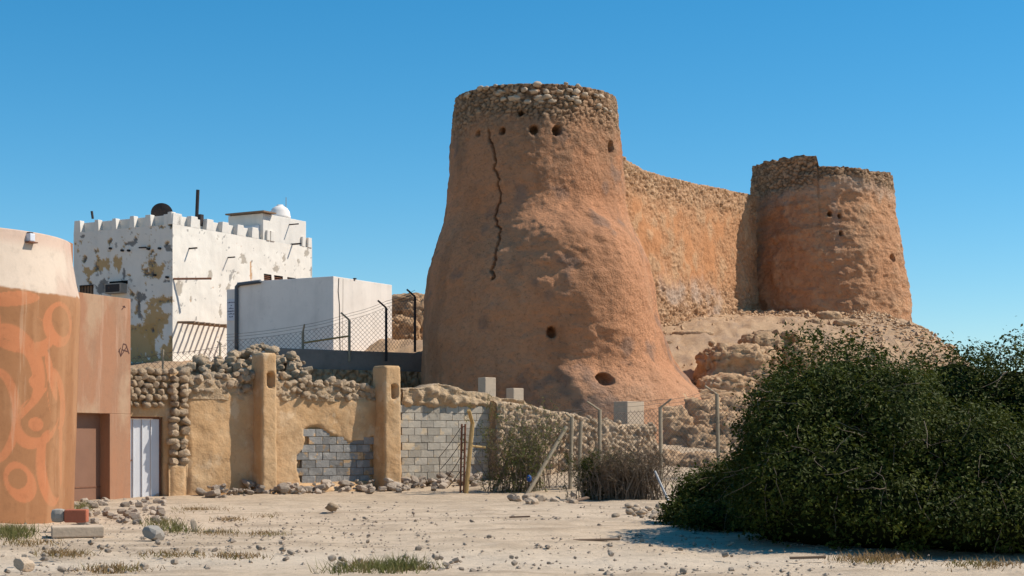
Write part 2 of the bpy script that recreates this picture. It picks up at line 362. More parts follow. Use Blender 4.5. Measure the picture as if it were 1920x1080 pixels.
big, *_ = tower(big_rings, ZB, 520, 330, 60, stones_big, feat_big, 'fort_tower', 'tall flared mud fort tower with a long crack and round unbroken rim', crack, holes)
for row, (py, lo, hi_, n) in enumerate(((199, 868, 900, 3), (203, 925, 1130, 17), (215, 935, 1100, 12), (190, 900, 1090, 9), (222, 960, 1145, 10))):
    for i in range(n):
        px = random.uniform(lo, hi_); a = ang(px, 1004, 152); r = 153.2 / FPX * ZB
        p = Vector(((1004 - 960) / FPX * ZB + r * math.sin(a), ZB - r * math.cos(a), hz(py + random.uniform(-3, 3) , ZB)))
        stone('stone', p, random.uniform(.13, .26), M['palestone'], big, ROUND, (1.2, .8, .8), rot=a)

ZR = 77.0
def feat_right(T, Z, Q, rad):
    n1, n2, n3 = fbm(Q * .5, 141), fbm(Q * 1.8, 142), fbm(Q * 5, 143, 3)
    lay = fbm(Q * np.array([.7, .7, 4.5]), 147)
    d = (n1 - .5) * .4 + (n2 - .5) * .22 + (n3 - .5) * .12 + (lay - .5) * .09
    C = np.tile(np.array([.56, .285, .145]), (len(T), 1))
    C = mixc(C, (.60, .34, .185), sst(.5, .68, n2) * .7); C = mixc(C, (.36, .20, .11), sst(.55, .7, lay) * .6)
    g = np.exp(-((wrapT(T) + .02) / .05) ** 2) * sst(hz(600, ZR), hz(350, ZR), Z) * .5
    C = mixc(C, (.33, .26, .21), g)
    C = mixc(C, (.50, .40, .31), sst(hz(400, ZR), hz(362, ZR), Z + (n2 - .5) * 2) * .5)
    return d, C
def stones_right(T, Z, Q):
    n = fbm(Q * .9, 152); t = wrapT(T)
    lim = hz(362, ZR) - .5 * sst(-.2, -.6, t)
    return sst(lim - .25, lim + .35, Z + (n - .5) * 1.2)
def top_right(T):
    t = wrapT(T); zt = np.full(len(t), hz(336, ZR)); n = fbm(np.stack([t * 14, t * 0, t * 0], 1), 160, 3) - .5
    zt = zt + .55 * sst(-.20, -.25, t) * (t > -2.2) + n * .26
    return zt
tower([(680, 1553, 163), (640, 1552, 158), (600, 1550, 154), (540, 1549, 149), (480, 1547, 143), (400, 1540, 133), (340, 1538, 128), (325, 1538, 127)], ZR, 420, 230, 170, stones_right, feat_right, 'ruined_fort_tower', 'smaller mud fort tower with a broken stepped stone rim', None,
      [(ang(1527, 1540, 140), hz(420, ZR), .03, .13), (ang(1545, 1540, 140), hz(424, ZR), .022, .1), (ang(1548, 1545, 146), hz(456, ZR), .02, .12), (ang(1652, 1548, 147), hz(497, ZR), .06, .2)], top_right)

# curtain wall between the two towers
def curtain():
    pa, pb = Vector((4.05, 63.2)), Vector((11.5, 75.5)); L_ = (pb - pa).length; e = (pb - pa) / L_; n = Vector((e.y, -e.x))
    nu, nv = 260, 170; U, V = np.meshgrid(np.linspace(0, 1, nu), np.linspace(0, 1, nv), indexing='ij'); U, V = U.ravel(), V.ravel()
    bx, by = pa.x + e.x * L_ * U, pa.y + e.y * L_ * U
    pxu = 960 + FPX * bx / by
    topy = np.interp(pxu, [1150, 1168, 1185, 1205, 1260, 1330, 1405, 1440], [282, 291, 306, 317, 334, 349, 364, 372])
    zt = CAMH + (HOR - topy) / FPX * by; z0 = 3.5; Z = z0 + (zt - z0) * V
    Q = np.stack([bx, by, Z], 1); n1, n2 = fbm(Q * .5, 241), fbm(Q * 1.6, 242)
    f1, f2, cid = worley(Q * np.array([4.5, 4.5, 6.5]), 243); edge = sst(.02, .25, f2 - f1)
    low = sst(1.5, .0, (zt - Z) - 7.5 * 1) * 0
    upper = sst(1.6, .5, zt - Z + (n2 - .5) * 1.2); foot = sst(8.8, 7.4, Z + (n2 - .5) * 2) 
    sm = np.clip(.45 + .55 * np.maximum(upper, foot) - .5 * sst(.5, .62, n1) * (1 - upper), 0, 1)
    d = (n1 - .5) * .35 + (n2 - .5) * .16 + sm * (edge * .10 - .05 + (cid - .5) * .06) + (1 - V) * .35
    C = np.tile(np.array([.50, .225, .095]), (len(U), 1)); C = mixc(C, (.53, .30, .155), sst(.48, .66, n2) * .8)
    sc = np.array([.47, .315, .19]) * (.75 + .5 * cid[:, None]) * (.5 + .5 * edge[:, None])
    C = C * (1 - .6 * sm[:, None]) + sc * .6 * sm[:, None]
    C = mixc(C, (.44, .36, .29), foot * sst(.5, .6, n1) * .6)
    front = np.stack([bx + n.x * d, by + n.y * d, Z], 1); F = grid_faces(nu, nv)
    tp = np.arange(nu) * nv + nv - 1; back = front[tp] - np.array([n.x, n.y, 0]) * .9; bl = back.copy(); bl[:, 2] = 3.5; n0 = len(front); a = np.arange(nu - 1)
    F = np.concatenate([F, np.stack([tp[a], tp[a + 1], n0 + a + 1, n0 + a], 1), np.stack([n0 + a, n0 + a + 1, n0 + nu + a + 1, n0 + nu + a], 1)])
    o = put('curtain_wall', np_mesh('curtain_wall', np.concatenate([front, back, bl]), F, np.concatenate([C, C[tp], C[tp]])), M['curtain'])
    tag(o, 'sunlit rubble and mud curtain wall joining the two fort towers', 'wall')
curtain()

# ------------------------------------------------------------------ rocks on the mound
ZV0 = Vector((0, 0, 1))
def lump(name, c, size, seed, m, parent=None, sub=4, layer=.0, rz=0):
    bm = bmesh.new(); bmesh.ops.create_icosphere(bm, subdivisions=sub, radius=1)
    P = np.array([v.co[:] for v in bm.verts]); Pb = np.sign(P) * np.abs(P) ** .62            # boxy
    Pb /= np.abs(Pb).max()
    S = Pb * np.array(size); n = fbm(S * 1.3 + seed * 9, seed, 4) - .5; f1, f2, _ = worley(S * 2.2 + seed * 3, seed)
    st = fbm(np.stack([S[:, 2] * 6 + S[:, 0] * .4, S[:, 0] * .5, S[:, 1] * .5], 1) + seed, seed + 5, 2) - .5
    g1, g2, gid = worley(S * 3.6 + seed * 3, seed + 9); n6 = fbm(S * 6 + seed, seed + 8, 3, .65) - .5
    k = n * .5 + sst(.0, .22, f2 - f1) * .14 + st * layer * .6 + sst(0, .18, g2 - g1) * .16 + (gid - .5) * .22 + n6 * .22
    S = S + P * k[:, None] * min(size); rot = Matrix.Rotation(rz, 3, 'Z')
    for v, s in zip(bm.verts, S): v.co = rot @ Vector(s)
    me = bpy.data.meshes.new(name); bm.to_mesh(me); bm.free(); me.polygons.foreach_set('use_smooth', [True] * len(me.polygons))
    return put(name, me, m, parent, c)
def outcrop(items, label, loc):
    root = thing('rock_outcrop', label, 'rock', loc)
    for i, (px, py, zc, sx, sy, sz, rz) in enumerate(items): lump('rock', W(px, py, zc), (sx, sy, sz), 300 + i + int(px), M['rock'], root, 5, .6, rz)
    return root
oc = outcrop([(1372, 692, 58.5, 1.1, .8, .72, .1), (1345, 668, 59, .5, .5, .22, .3), (1420, 690, 59.2, .8, .7, .62, -.2), (1430, 650, 60, .75, .6, .42, .2), (1475, 655, 60.5, .7, .6, .5, -.3), (1440, 632, 60.6, .5, .4, .22, 0), (1400, 660, 59.3, .45, .4, .28, .6), (1500, 680, 60, .8, .7, .6, .1), (1362, 730, 57.4, 1.0, .6, .42, .1), (1440, 725, 58, 1.0, .7, .5, 0)], 'layered tan rock outcrop on the mound behind the dense bush', W(1390, 735, 58.5))
for i in range(40):
    px = random.uniform(1325, 1500); py = random.uniform(640, 720) if px < 1430 else random.uniform(622, 690)
    zc = 57.9 + (720 - py) * .02
    stone('stone', W(px, py, zc), random.uniform(.16, .42), M['rock'], oc, ANG)
def onhill(px, py):
    zz = np.arange(50, 76, .1); xx = (px - 960) / FPX * zz; ok = np.nonzero(terrain(xx, zz) >= CAMH + (HOR - py) / FPX * zz)[0]
    k = ok[0] if len(ok) else 200; return Vector((xx[k], zz[k], float(terrain(xx[k:k + 1], zz[k:k + 1])[0])))
def boulder(px, py, zc, s, label, rz=0):
    o = lump('boulder', onhill(px, py + s[2] * 20) + ZV0 * s[2] * .45, s, int(px), M['rock'], None, 4, .4, rz); tag(o, label, 'rock')
boulder(1553, 595, 70, (.52, .4, .22), 'flat-topped tan boulder at the foot of the ruined tower', .1)
boulder(1531, 607, 69.6, (.33, .3, .16), 'small tan boulder leaning beside the flat-topped boulder', .4)
boulder(1585, 607, 69.4, (.45, .4, .14), 'low ragged boulder half buried below the ruined tower', 0)
boulder(1299, 627, 63.2, (.85, .3, .12), 'long thin ledge of stone lying in the mound slope', .0)
# rough rocky footing below the big tower, right of the front wall
ft = thing('rocky_footing', 'rough broken stone footing at the foot of the cracked tower', 'rock', W(1320, 860, 53))
for i, (px, py, zc, s) in enumerate([(1345, 765, 56.5, (1.2, .8, .5)), (1385, 785, 55.5, (1.1, .9, .6)), (1340, 812, 54.5, (1., .8, .6)), (1300, 800, 55, (.9, .8, .8)), (1285, 850, 53.4, (1.0, .7, .8)), (1340, 860, 53, (1.2, .8, .7)), (1400, 840, 53.5, (1.2, .9, .8)), (1245, 820, 53.6, (.8, .6, .9)), (1320, 745, 57.3, (.8, .6, .3)), (1285, 888, 49.6, (1.1, .6, .45)), (1345, 885, 49.2, (1.2, .7, .5)), (1405, 880, 49.4, (1.1, .7, .55)), (1240, 880, 50.5, (.8, .5, .5))]):
    lump('rock', W(px, py, zc), s, 500 + i, M['rock'], ft, 5, .6, random.uniform(-.4, .4))
for i in range(190):
    px = random.uniform(1225, 1420); py = random.uniform(745, 905); zc = 55.6 - (py - 745) * (.022 if py < 850 else .04)
    stone('stone', W(px, py, zc), random.uniform(.12, .4), M['rock'], ft, ANG, (1.3, 1, .7))
for i in range(60):
    px = random.uniform(1250, 1600); zz = random.uniform(60, 72); X_ = (px - 960) / FPX * zz
    tag(stone('loose_stone', (X_, zz, gz(X_, zz) + .03), random.uniform(.1, .3), M['rock'], None, ANG), 'small loose tan stone lying on the bare mound slope', 'stone', 'loose stones on the mound')

# ------------------------------------------------------------------ front wall frame
D0 = Vector((-9.2, 40)); E = Vector((.788, .616)); NN = Vector((.616, -.788))
def wp(t, d, h): p = D0 + E * t + NN * d; return Vector((p.x, p.y, h))
def tw(px): u = (px - 960) / FPX; return (40 * u + 9.2) / (.788 - .616 * u)
def wh(py, t): return hz(py, 40 + .616 * t)
EV, NV, ZV = Vector((E.x, E.y, 0)), Vector((NN.x, NN.y, 0)), Vector((0, 0, 1))
WROT = math.atan2(E.y, E.x)
def slab(name, t0, t1, top, d_fn, thick, m, parent, step=.06, h0=-.25, seed=1, top_round=.08):
    """upright slab along the front wall: wobbly front, top and ends; d_fn(t,h,Q)->front offset"""
    nt_ = max(3, int((t1 - t0) / step)); ts = np.linspace(t0, t1, nt_); nh = 48
    T, V = np.meshgrid(ts, np.linspace(0, 1, nh), indexing='ij'); T, V = T.ravel(), V.ravel()
    tops = top(T); H = h0 + (tops - h0) * V; Q = np.stack([T, H, T * 0], 1)
    d = d_fn(T, H, Q) - top_round * sst(.955, 1, V) ** 2
    endr = np.minimum(T - t0, t1 - T); d = d - .06 * (1 - sst(0, .12, endr)) * (top_round > 0)
    def w3(T, d, H): return np.stack([D0.x + E.x * T + NN.x * d, D0.y + E.y * T + NN.y * d, H], 1)
    A = w3(T, d, H); tp = np.arange(nt_) * nh + nh - 1
    Bt = w3(ts, d[tp] - thick, H[tp] + .0); Bb = w3(ts, d[tp] - thick, np.full(nt_, h0)); n0 = len(A); a = np.arange(nt_ - 1)
    F = grid_faces(nt_, nh).tolist() + np.stack([tp[a], tp[a + 1], n0 + a + 1, n0 + a], 1).tolist() + np.stack([n0 + a, n0 + a + 1, n0 + nt_ + a + 1, n0 + nt_ + a], 1).tolist()
    F += [[j for j in range(nh)][::-1] + [n0 + nt_, n0]] if False else []
    # end caps
    for s, rev in ((0, False), (nt_ - 1, True)):
        ring = [s * nh + j for j in range(nh)] + [n0 + s, n0 + nt_ + s]
        F.append(ring if rev else ring[::-1])
    me = np_mesh(name, np.concatenate([A, Bt, Bb]), F); return put(name, me, m, parent)

wall = thing('mud_wall', 'tan mud plaster wall with patched cement blocks and stone coping', 'wall', wp(4, 0, 0))
def in_patch(T, H, Q):
    n = fbm(Q * 2.2, 71) - .5
    a = np.minimum(np.minimum(T - (4.5 + .35 * sst(.3, 1.7, H) * 0) + n * .7, 6.92 - T + .4), np.minimum(1.82 - .32 * sst(4.9, 6.2, T) * 1 - H + n * .5, H - .34))
    return sst(-.02, .05, a)
def d_mud(T, H, Q):
    n = fbm(Q * .8, 61) - .5; m = fbm(Q * 2.6, 62) - .5; k = fbm(Q * 8, 63, 3) - .5
    return n * .16 + m * .07 + k * .02 - in_patch(T, H, Q) * .13
t1, t2 = tw(350), tw(757)
slab('plaster_face', t1, t2, lambda T: 2.78 - .02 * T + 0 * T, d_mud, .45, M['mud'], wall, .05)
# cement blocks showing through the fallen plaster
BW, BH = .435, .21
def block_mesh(m, w=BW, h=BH, dep=.16):
    me = MB().box((-w / 2 + .006, -dep, -h / 2 + .006), (w - .012, 0, 0), (0, dep, 0), (0, 0, h - .012)).mesh('block', bevel=.008); me.materials.append(m); return me
def lay_blocks(parent, t0, t1_, h0, h1, d, me, keep=lambda t, h: True, jitter=.008, half=None):
    r = 0; h = h0 + BH / 2
    while h < h1:
        t = t0 + (BW / 2 if r % 2 else 0)
        while t < t1_:
            if keep(t, h):
                o = bpy.data.objects.new('block', me); p = wp(t, d + random.uniform(-jitter, jitter), h + random.uniform(-.003, .003)); link(o, p, parent)
                o.rotation_euler = (random.uniform(-.01, .01), random.uniform(-.006, .006), WROT + math.pi + random.uniform(-.01, .01))
            t += BW
        h += BH; r += 1
def pk(t, h):
    q = np.array([[t, h, 0.]]); return in_patch(q[:, 0], q[:, 1], q)[0] > -1 and 4.3 < t < 6.85 and .3 < h < 1.95
dblk = block_mesh(M['darkblock'])
lay_blocks(wall, 4.35, 6.95, .30, 1.85, -.05 - .0, dblk, lambda t, h: in_patch(np.array([t]), np.array([h]), np.array([[t, h, 0.]]))[0] > .3, .012)
# ledge of fallen plaster at the foot of the patch
slab('plaster_ledge', 4.25, 6.7, lambda T: .30 - .12 * sst(5.9, 6.7, T) + .05 * (fbm(np.stack([T * 2, T * 0, T * 0], 1), 5) - .5), lambda T, H, Q: .34 + .25 * (fbm(Q * 2.2, 66) - .5) - .2 * sst(.1, .3, H), .4, M['mud'], wall, .06)

def coping(parent, t0, t1_, hb, ht, d, m, size=(.11, .33), dens=1.0, name='stone'):
    t = t0
    while t < t1_:
        b, tp = hb(t), ht(t); h = b + .06; 
        while h < tp:
            s = random.uniform(*size)
            stone(name, wp(t + random.uniform(-.05, .05), d + random.uniform(-.07, .05), h + random.uniform(-.03, .03)), s, m, parent, random.choice((ROUND, ROUND, ANG)), (1.1, .95, .9)); h += s * .70 / dens
        t += random.uniform(.13, .2) / dens
ctop = lambda t: float(np.interp(t, [1.1, 1.6, 2.4, 3.1, 3.8, 4.6, 5.2, 6.0, 6.9, 7.8], [3.12, 3.12, 3.18, 3.25, 3.22, 3.12, 3.05, 3.10, 2.98, 2.95])) + .10 * math.sin(t * 7) * .5
slab('coping_core', t1, t2, lambda T: np.interp(T, [1.1, 3.1, 4.6, 6.9, 7.8], [3.0, 3.12, 3.0, 2.88, 2.85]) + .12 * (fbm(np.stack([T * 4, T * 0, T * 0], 1), 8) - .5), lambda T, H, Q: .0 + .16 * (fbm(Q * 4, 67) - .5) - .3 * (H < 2.5), .4, M['mudcore'], wall, .05, 2.4)
coping(wall, t1 + .05, tw(472), lambda t: 2.68, ctop, -.04, M['mudstone'])
coping(wall, tw(520), tw(705), lambda t: 2.62 - .02 * (t - 3.8), ctop, -.04, M['mudstone'])

# the two tall pillars
def pillar(px_l, px_c, px_r, ytop, ybot, label, nx):
    ta, tb = tw(px_l), tw(px_r) ; pr = .48
    # front face spans from px_c to px_r at d = pr
    u = (px_c - 960) / FPX; base = D0 + NN * pr; tf = (base.y * u - base.x) / (E.x - E.y * u); u2 = (px_r - 960) / FPX; tg = (base.y * u2 - base.x) / (E.x - E.y * u2)
    zc = (base + E * tf).y; top = hz(ytop, zc); nh = 90; ns = 64; rc = .07
    root = thing('mud_pillar', label, 'pillar', wp((tf + tg) / 2, pr / 2, 0), 'tall mud pillars on the plaster wall')
    per = []                                                          # rounded rectangle outline, (t, d)
    a, b, c, d_ = tf, tg, -.15, pr
    for (cx_, cy_, a0) in ((b - rc, d_ - rc, 0), (a + rc, d_ - rc, 90), (a + rc, c + rc, 180), (b - rc, c + rc, 270)):
        for k in range(5): per.append((cx_ + rc * math.cos(R(a0 + k * 22.5)), cy_ + rc * math.sin(R(a0 + k * 22.5))))
    # resample the outline evenly
    pts = np.array(per + [per[0]]); seg = np.r_[0, np.cumsum(np.hypot(*np.diff(pts, axis=0).T))]; q = np.linspace(0, seg[-1], ns, endpoint=False)
    pt, pd = np.interp(q, seg, pts[:, 0]), np.interp(q, seg, pts[:, 1]); mt, md = (a + b) / 2, (c + d_) / 2
    S, V = np.meshgrid(np.arange(ns), np.linspace(0, 1, nh), indexing='ij'); S, V = S.ravel(), V.ravel(); H = -.2 + (top + .2) * V
    Q = np.stack([pt[S], pd[S], H], 1); k = 1 + (fbm(Q * 1.6, nx) - .5) * .22 + (fbm(Q * 5, nx + 1) - .5) * .08; k = k * (1 + .10 * (1 - V)) * (1 - .12 * sst(.985, 1, V))
    T = mt + (pt[S] - mt) * k; Dd = md + (pd[S] - md) * k
    # niche pressed into the front face
    nt0 = tf + (tg - tf) * .58; nh0 = top - .72
    inn = (1 - sst(.75, 1.1, (np.abs(T - nt0) / .105) ** 4 + (np.abs(H - nh0) / .20) ** 4)) * (pd[S] > d_ - rc * .9)
    Dd = Dd - inn * .30
    Vv = np.stack([D0.x + E.x * T + NN.x * Dd, D0.y + E.y * T + NN.y * Dd, H], 1)
    F = grid_faces(ns, nh, True).tolist() + [[s * nh + nh - 1 for s in range(ns)]]
    put('pillar_shaft', np_mesh('pillar_shaft', Vv, F), M['mud'], root)
    return root
pillar(475, 492, 519, 661, 920, 'taller tan mud pillar with niche, beside the heaped stone wall', 81)
pillar(708, 722, 752, 685, 918, 'tan mud pillar with niche between plaster wall and cement block wall', 85)

# ------------------------------------------------------------------ cement block wall
bw = thing('block_wall', 'grey cement block wall with a ragged mud top', 'wall', wp(9.2, 0, 0))
tb0, tb1 = tw(748), tw(912)
slab('mortar_core', tb0, tb1 + .3, lambda T: 2.46 + 0 * T, lambda T, H, Q: -.03 + 0 * T, .25, M['mortar'], bw, .3, -.2, 1, 0)
lay_blocks(bw, tb0 + .1, tb1 + .1, .14, 2.44, .0, block_mesh(M['block']), lambda t, h: not (10.15 < t < 10.45 and .45 < h < .75))
def ragged(T): return np.interp(T, [7.7, 8.3, 9.0, 9.6, 10.2, 10.7, 11.3, 12.0, 12.6], [2.92, 2.95, 3.08, 2.96, 2.88, 2.84, 2.72, 2.62, 2.42]) + .16 * (fbm(np.stack([T * 3.1, T * 0, T * 0], 1), 15) - .5)
def d_rag(T, H, Q):
    f1, f2, cid = worley(Q * 3.4, 18); return .10 + .2 * (fbm(Q * 1.6, 16) - .5) + .22 * (.55 - f1) + .1 * (fbm(Q * 7, 17, 3) - .5) - .12 * (1 - sst(2.38, 2.55, H))
slab('mud_top', tb0 + .1, tw(1000), ragged, d_rag, .5, M['mudcore'], bw, .035, 2.40)
MB().box(wp(tw(820), -.1, -.05), EV * 3.0, NV * .35, ZV * .24).build('plinth', M['mudcore'], bw, bevel=.04)
# rubble wall that carries on to the right
rw = thing('rubble_wall', 'rough rubble stone wall behind the chain-link fence', 'wall', wp(13.5, .3, 0))
def d_rub(T, H, Q):
    f1, f2, cid = worley(Q * np.array([5.2, 6.2, 1]), 28); return .38 + .3 * (fbm(Q * .9, 26) - .5) + .09 * sst(.0, .3, f2 - f1) + .09 * (cid - .5) + .1 * (fbm(Q * 7, 27, 3) - .5)
slab('wall_face', tw(918), tw(1215), lambda T: np.interp(T, [10.7, 11.6, 12.5, 14, 15.6, 17.3], [2.62, 2.55, 2.42, 2.22, 2.0, 1.95]) + .1 * (fbm(np.stack([T * 2, T * 0, T * 0], 1), 25) - .5), d_rub, .6, M['rubblewall'], rw, .03)
coping(rw, tw(935), tw(1205), lambda t: float(np.interp(t, [10.7, 12.5, 15.6, 17.3], [2.4, 2.25, 1.85, 1.8])), lambda t: float(np.interp(t, [10.7, 12.5, 15.6, 17.3], [2.62, 2.42, 2.02, 1.98])), .28, M['mudstone'], (.12, .22))
for i in range(170):
    t = random.uniform(tw(940), tw(1212)); h = random.uniform(.3, 1.9)
    stone('stone', wp(t, .46 + random.uniform(-.03, .06), h), random.uniform(.09, .2), M['mudstone'], rw, ANG)
def cblock(px0, px1, py0, py1, zc, label, m, dep=.35):
    c = W((px0 + px1) / 2, py1, zc); w = (px1 - px0) / FPX * zc; h = (py1 - py0) / FPX * zc; s = w / (.8 + .6)
    o = MB().box(c - EV * s / 2 * 1.1 - NV * s / 2, EV * s * 1.1, NV * s, ZV * h).build('concrete_pier', m, bevel=.02); return tag(o, label, 'pier')
cblock(897, 929, 708, 770, 49.5, 'taller concrete pier standing behind the ragged wall top', M['tanblock'])
cblock(950, 981, 728, 785, 50.5, 'shorter concrete pier behind the sloping end of the ragged wall', M['tanblock'])
cblock(1152, 1206, 753, 800, 51.8, 'squat concrete block pier at the end of the rubble wall', M['tanblock'])

# ------------------------------------------------------------------ door bay left of the plaster wall
dw = thing('stone_door_wall', 'round coral stones set in mud above and beside the white door', 'wall', wp(.3, 0, 0))
slab('mud_backing', tw(240), tw(352), lambda T: 3.22 + .1 * (fbm(np.stack([T * 3, T * 0, T * 0], 1), 35) - .5), lambda T, H, Q: -.02 + .06 * (fbm(Q * 3, 36) - .5), .4, M['mud'], dw, .05, 2.12)
slab('door_jamb', tw(306), tw(352), lambda T: 2.3 + 0 * T, lambda T, H, Q: .03 + .06 * (fbm(Q * 2, 37) - .5), .45, M['mud'], dw, .05)
slab('pier_base', tw(312), tw(346), lambda T: .86 + 0 * T, lambda T, H, Q: .20 + .06 * (fbm(Q * 2, 38) - .5), .3, M['mud'], dw, .04)
slab('left_jamb', tw(228), tw(238), lambda T: 2.2 + 0 * T, lambda T, H, Q: .03 + .04 * (fbm(Q * 2, 39) - .5), .4, M['mud'], dw, .03)
for r in range(6):
    h = 2.36 + r * .165; t = tw(241) + (.09 if r % 2 else 0)
    while t < tw(312):
        stone('stone', wp(t + random.uniform(-.03, .03), .07, h + random.uniform(-.03, .03)), random.uniform(.17, .25), M['mudstone'], dw, random.choice((ROUND, ANG)), (1.05, .9, .95)); t += random.uniform(.17, .24)
h = .93
while h < 3.3:
    for q in (0, 1):
        stone('stone', wp(tw(322) + q * .27 + random.uniform(-.04, .04), .13, h + random.uniform(-.04, .04)), random.uniform(.22, .31), M['mudstone'], dw, random.choice((ROUND, ANG)), (1.15, .9, .85))
    h += random.uniform(.15, .21)
door = thing('metal_door', 'white corrugated sheet metal door in the stone door wall', 'door', wp(0, 0, 0))
ts = np.linspace(tw(236), tw(303), 5)
for i in range(4):
    b = MB(); b.box(wp(ts[i] + .008, -.16, .02), EV * (ts[i + 1] - ts[i] - .016), NV * .025, ZV * 1.97)
    b.box(wp(ts[i] + .0, -.15, .02), EV * .03, NV * .045, ZV * 1.97); b.build('panel', M['whitemetal'], door)
MB().box(wp(ts[0], -.165, .95), EV * .22, NV * .05, ZV * .025).build('rail', M['rust'], door)
MB().box(wp(ts[0] + .02, -.13, .78), EV * .05, NV * .03, ZV * .11).build('latch', M['darkmetal'], door)
MB().box(wp(ts[0], -.17, 2.0), EV * (ts[4] - ts[0]), NV * .06, ZV * .05).build('head_rail', M['rust'], door)
b = MB(); b.box(wp(ts[4], -.17, .0), EV * .03, NV * .05, ZV * 2.02); b.build('side_rail', M['rust'], door)
MB().box(wp(ts[0] - .04, -.2, 2.05), EV * 1.1, NV * .18, ZV * .14).build('lintel', M['mud'], door, bevel=.02)

# heaped dry-stone wall behind the coping
hw = thing('dry_stone_wall', 'heap of dark dry stones rising behind the taller pillar', 'wall', W(430, 720, 46))
b_top = lambda px: np.interp(px, [345, 360, 385, 400, 430, 455, 475, 492, 512, 530, 560, 590], [690, 678, 668, 672, 668, 655, 647, 646, 654, 660, 664, 700])
for i in range(330):
    px = random.uniform(345, 580); py = random.uniform(float(b_top(px)), 722); zc = 45.6 + (722 - py) * .012 + random.uniform(-.25, .25)
    stone('stone', W(px, py, zc), random.choice((.12, .16, .2, .26, .34)), M['mudstone'], hw, random.choice((ROUND, ANG)), (1.15, 1, .85))
lump('heap_core', W(430, 715, 46.3), (1.6, .35, .45), 900, M['mudcore'], hw, 4); lump('heap_core', W(492, 712, 46.6), (.5, .3, .6), 901, M['mudcore'], hw, 4)

# ------------------------------------------------------------------ retaining wall and ruins behind
rt = thing('retaining_wall', 'dark grey concrete retaining wall in the shade of the tower', 'wall', W(660, 740, 57))
p0, p1 = W(512, 700, 56.6), W(812, 700, 60.4); ev = Vector((p1.x - p0.x, p1.y - p0.y, 0)); nv = Vector((ev.y, -ev.x, 0)).normalized()
o = MB().box(Vector((p0.x, p0.y, 3.9)) - nv * .4, ev, nv * .4, ZV * .86).build('concrete_cap', M['darkconc'], rt, bevel=.03)
L_ = ev.length; e2 = ev / L_
nu, nv_ = 200, 60; U, V = np.meshgrid(np.linspace(0, 1, nu), np.linspace(0, 1, nv_), indexing='ij'); U, V = U.ravel(), V.ravel(); Q = np.stack([U * L_, V * 4, U * 0], 1)
f1, f2, cid = worley(Q * 3.4, 320); dd = .10 + .12 * sst(0, .25, f2 - f1) + .1 * (cid - .5) + .25 * (fbm(Q * .8, 321) - .5)
A = np.stack([p0.x + e2.x * U * L_ + nv.x * dd, p0.y + e2.y * U * L_ + nv.y * dd, .5 + V * 3.55], 1)
put('rubble_face', np_mesh('rubble_face', A, grid_faces(nu, nv_)), M['rock'], rt)
ru = thing('ruined_wall', 'tan ruined wall stump beside the cracked tower and white box', 'ruin', W(765, 640, 66))
lump('wall_stump', W(765, 575, 67), (.8, .5, .42), 331, M['rock'], ru, 5, .3); lump('wall_stump', W(757, 625, 66), (.62, .5, .55), 332, M['rock'], ru, 5, .3)
lump('wall_stump', W(785, 610, 66.6), (.5, .5, .9), 333, M['rock'], ru, 5, .3); lump('wall_stump', W(735, 600, 67.5), (.6, .4, .5), 334, M['rock'], ru, 4, .3)

# ------------------------------------------------------------------ white box building
BC = Vector(((625 - 960) / FPX * 61, 61)); ER = Vector((.5, .866, 0)); NR = Vector((.866, -.5, 0)); EL = Vector((-.866, .5, 0)); NL = Vector((-.5, -.866, 0))
bx = thing('white_box_building', 'plain white flat-roofed box building with a grey shaded side', 'building', (BC.x, BC.y, 4.6))
c0 = Vector((BC.x, BC.y, 4.3)); MB().box(c0 - ZV * 1.2, EL * 4.72, ER * 3.96, ZV * 4.65).build('wall', M['box_white'], bx, bevel=.02)
MB().box(c0 + EL * 4.725 + ER * .12 - ZV * 1.2, EL * .6, ER * 3, ZV * 4.4).build('annex', M['box_white'], bx)
pp = c0 + EL * 4.68 + NL * .07
MB().tube([pp + ZV * .2, pp + ZV * 3.1, pp + ZV * 3.25 - EL * .0, pp + ZV * 3.36 - EL * .12, pp + ZV * 3.42 - EL * 1.2], .075, 8).build('drain_pipe', M['greypipe'], bx, smooth=True)
sg = MB().box(c0 + EL * 4.86 + NL * .0 + ER * .10 + ZV * 1.95, EL * .42, NL * .02, ZV * .85).build('sign_board', M['sign'], bx)
for k, (hh, w_) in enumerate(((2.66, .36), (2.54, .08), (2.42, .26), (2.31, .40), (2.20, .32), (2.08, .18))):
    b = MB(); s0 = .215 - w_ / 2; q = 0
    while q < w_ - .02:
        l = random.uniform(.02, .06); b.box(c0 + EL * (4.86 + s0 + q) + ER * .10 + NL * .021 + ZV * (hh + random.uniform(-.008, .008)), EL * min(l, w_ - q), NL * .004, ZV * random.uniform(.02, .045)); q += l + .012
    b.build('lettering', M['ink'], sg)
# cable and crack lines down the sunlit face
def facept(t, h, d=.012): return c0 + ER * t + NR * d + ZV * h
MB().tube([facept(.34, 3.4), facept(.30, 2.9), facept(.38, 2.4), facept(.40, 1.2), facept(.44, .3)], .013, 5).build('cable', M['darkmetal'], bx)
MB().tube([facept(.62, 3.4), facept(.60, 2.0), facept(.56, .3)], .006, 4).build('cable', M['concrete'], bx)
MB().box(c0 + ER * 1.35 + NR * -.05 + ZV * 3.45, ER * .1, NR * .1, ZV * .05).build('roof_bracket', M['darkmetal'], bx)

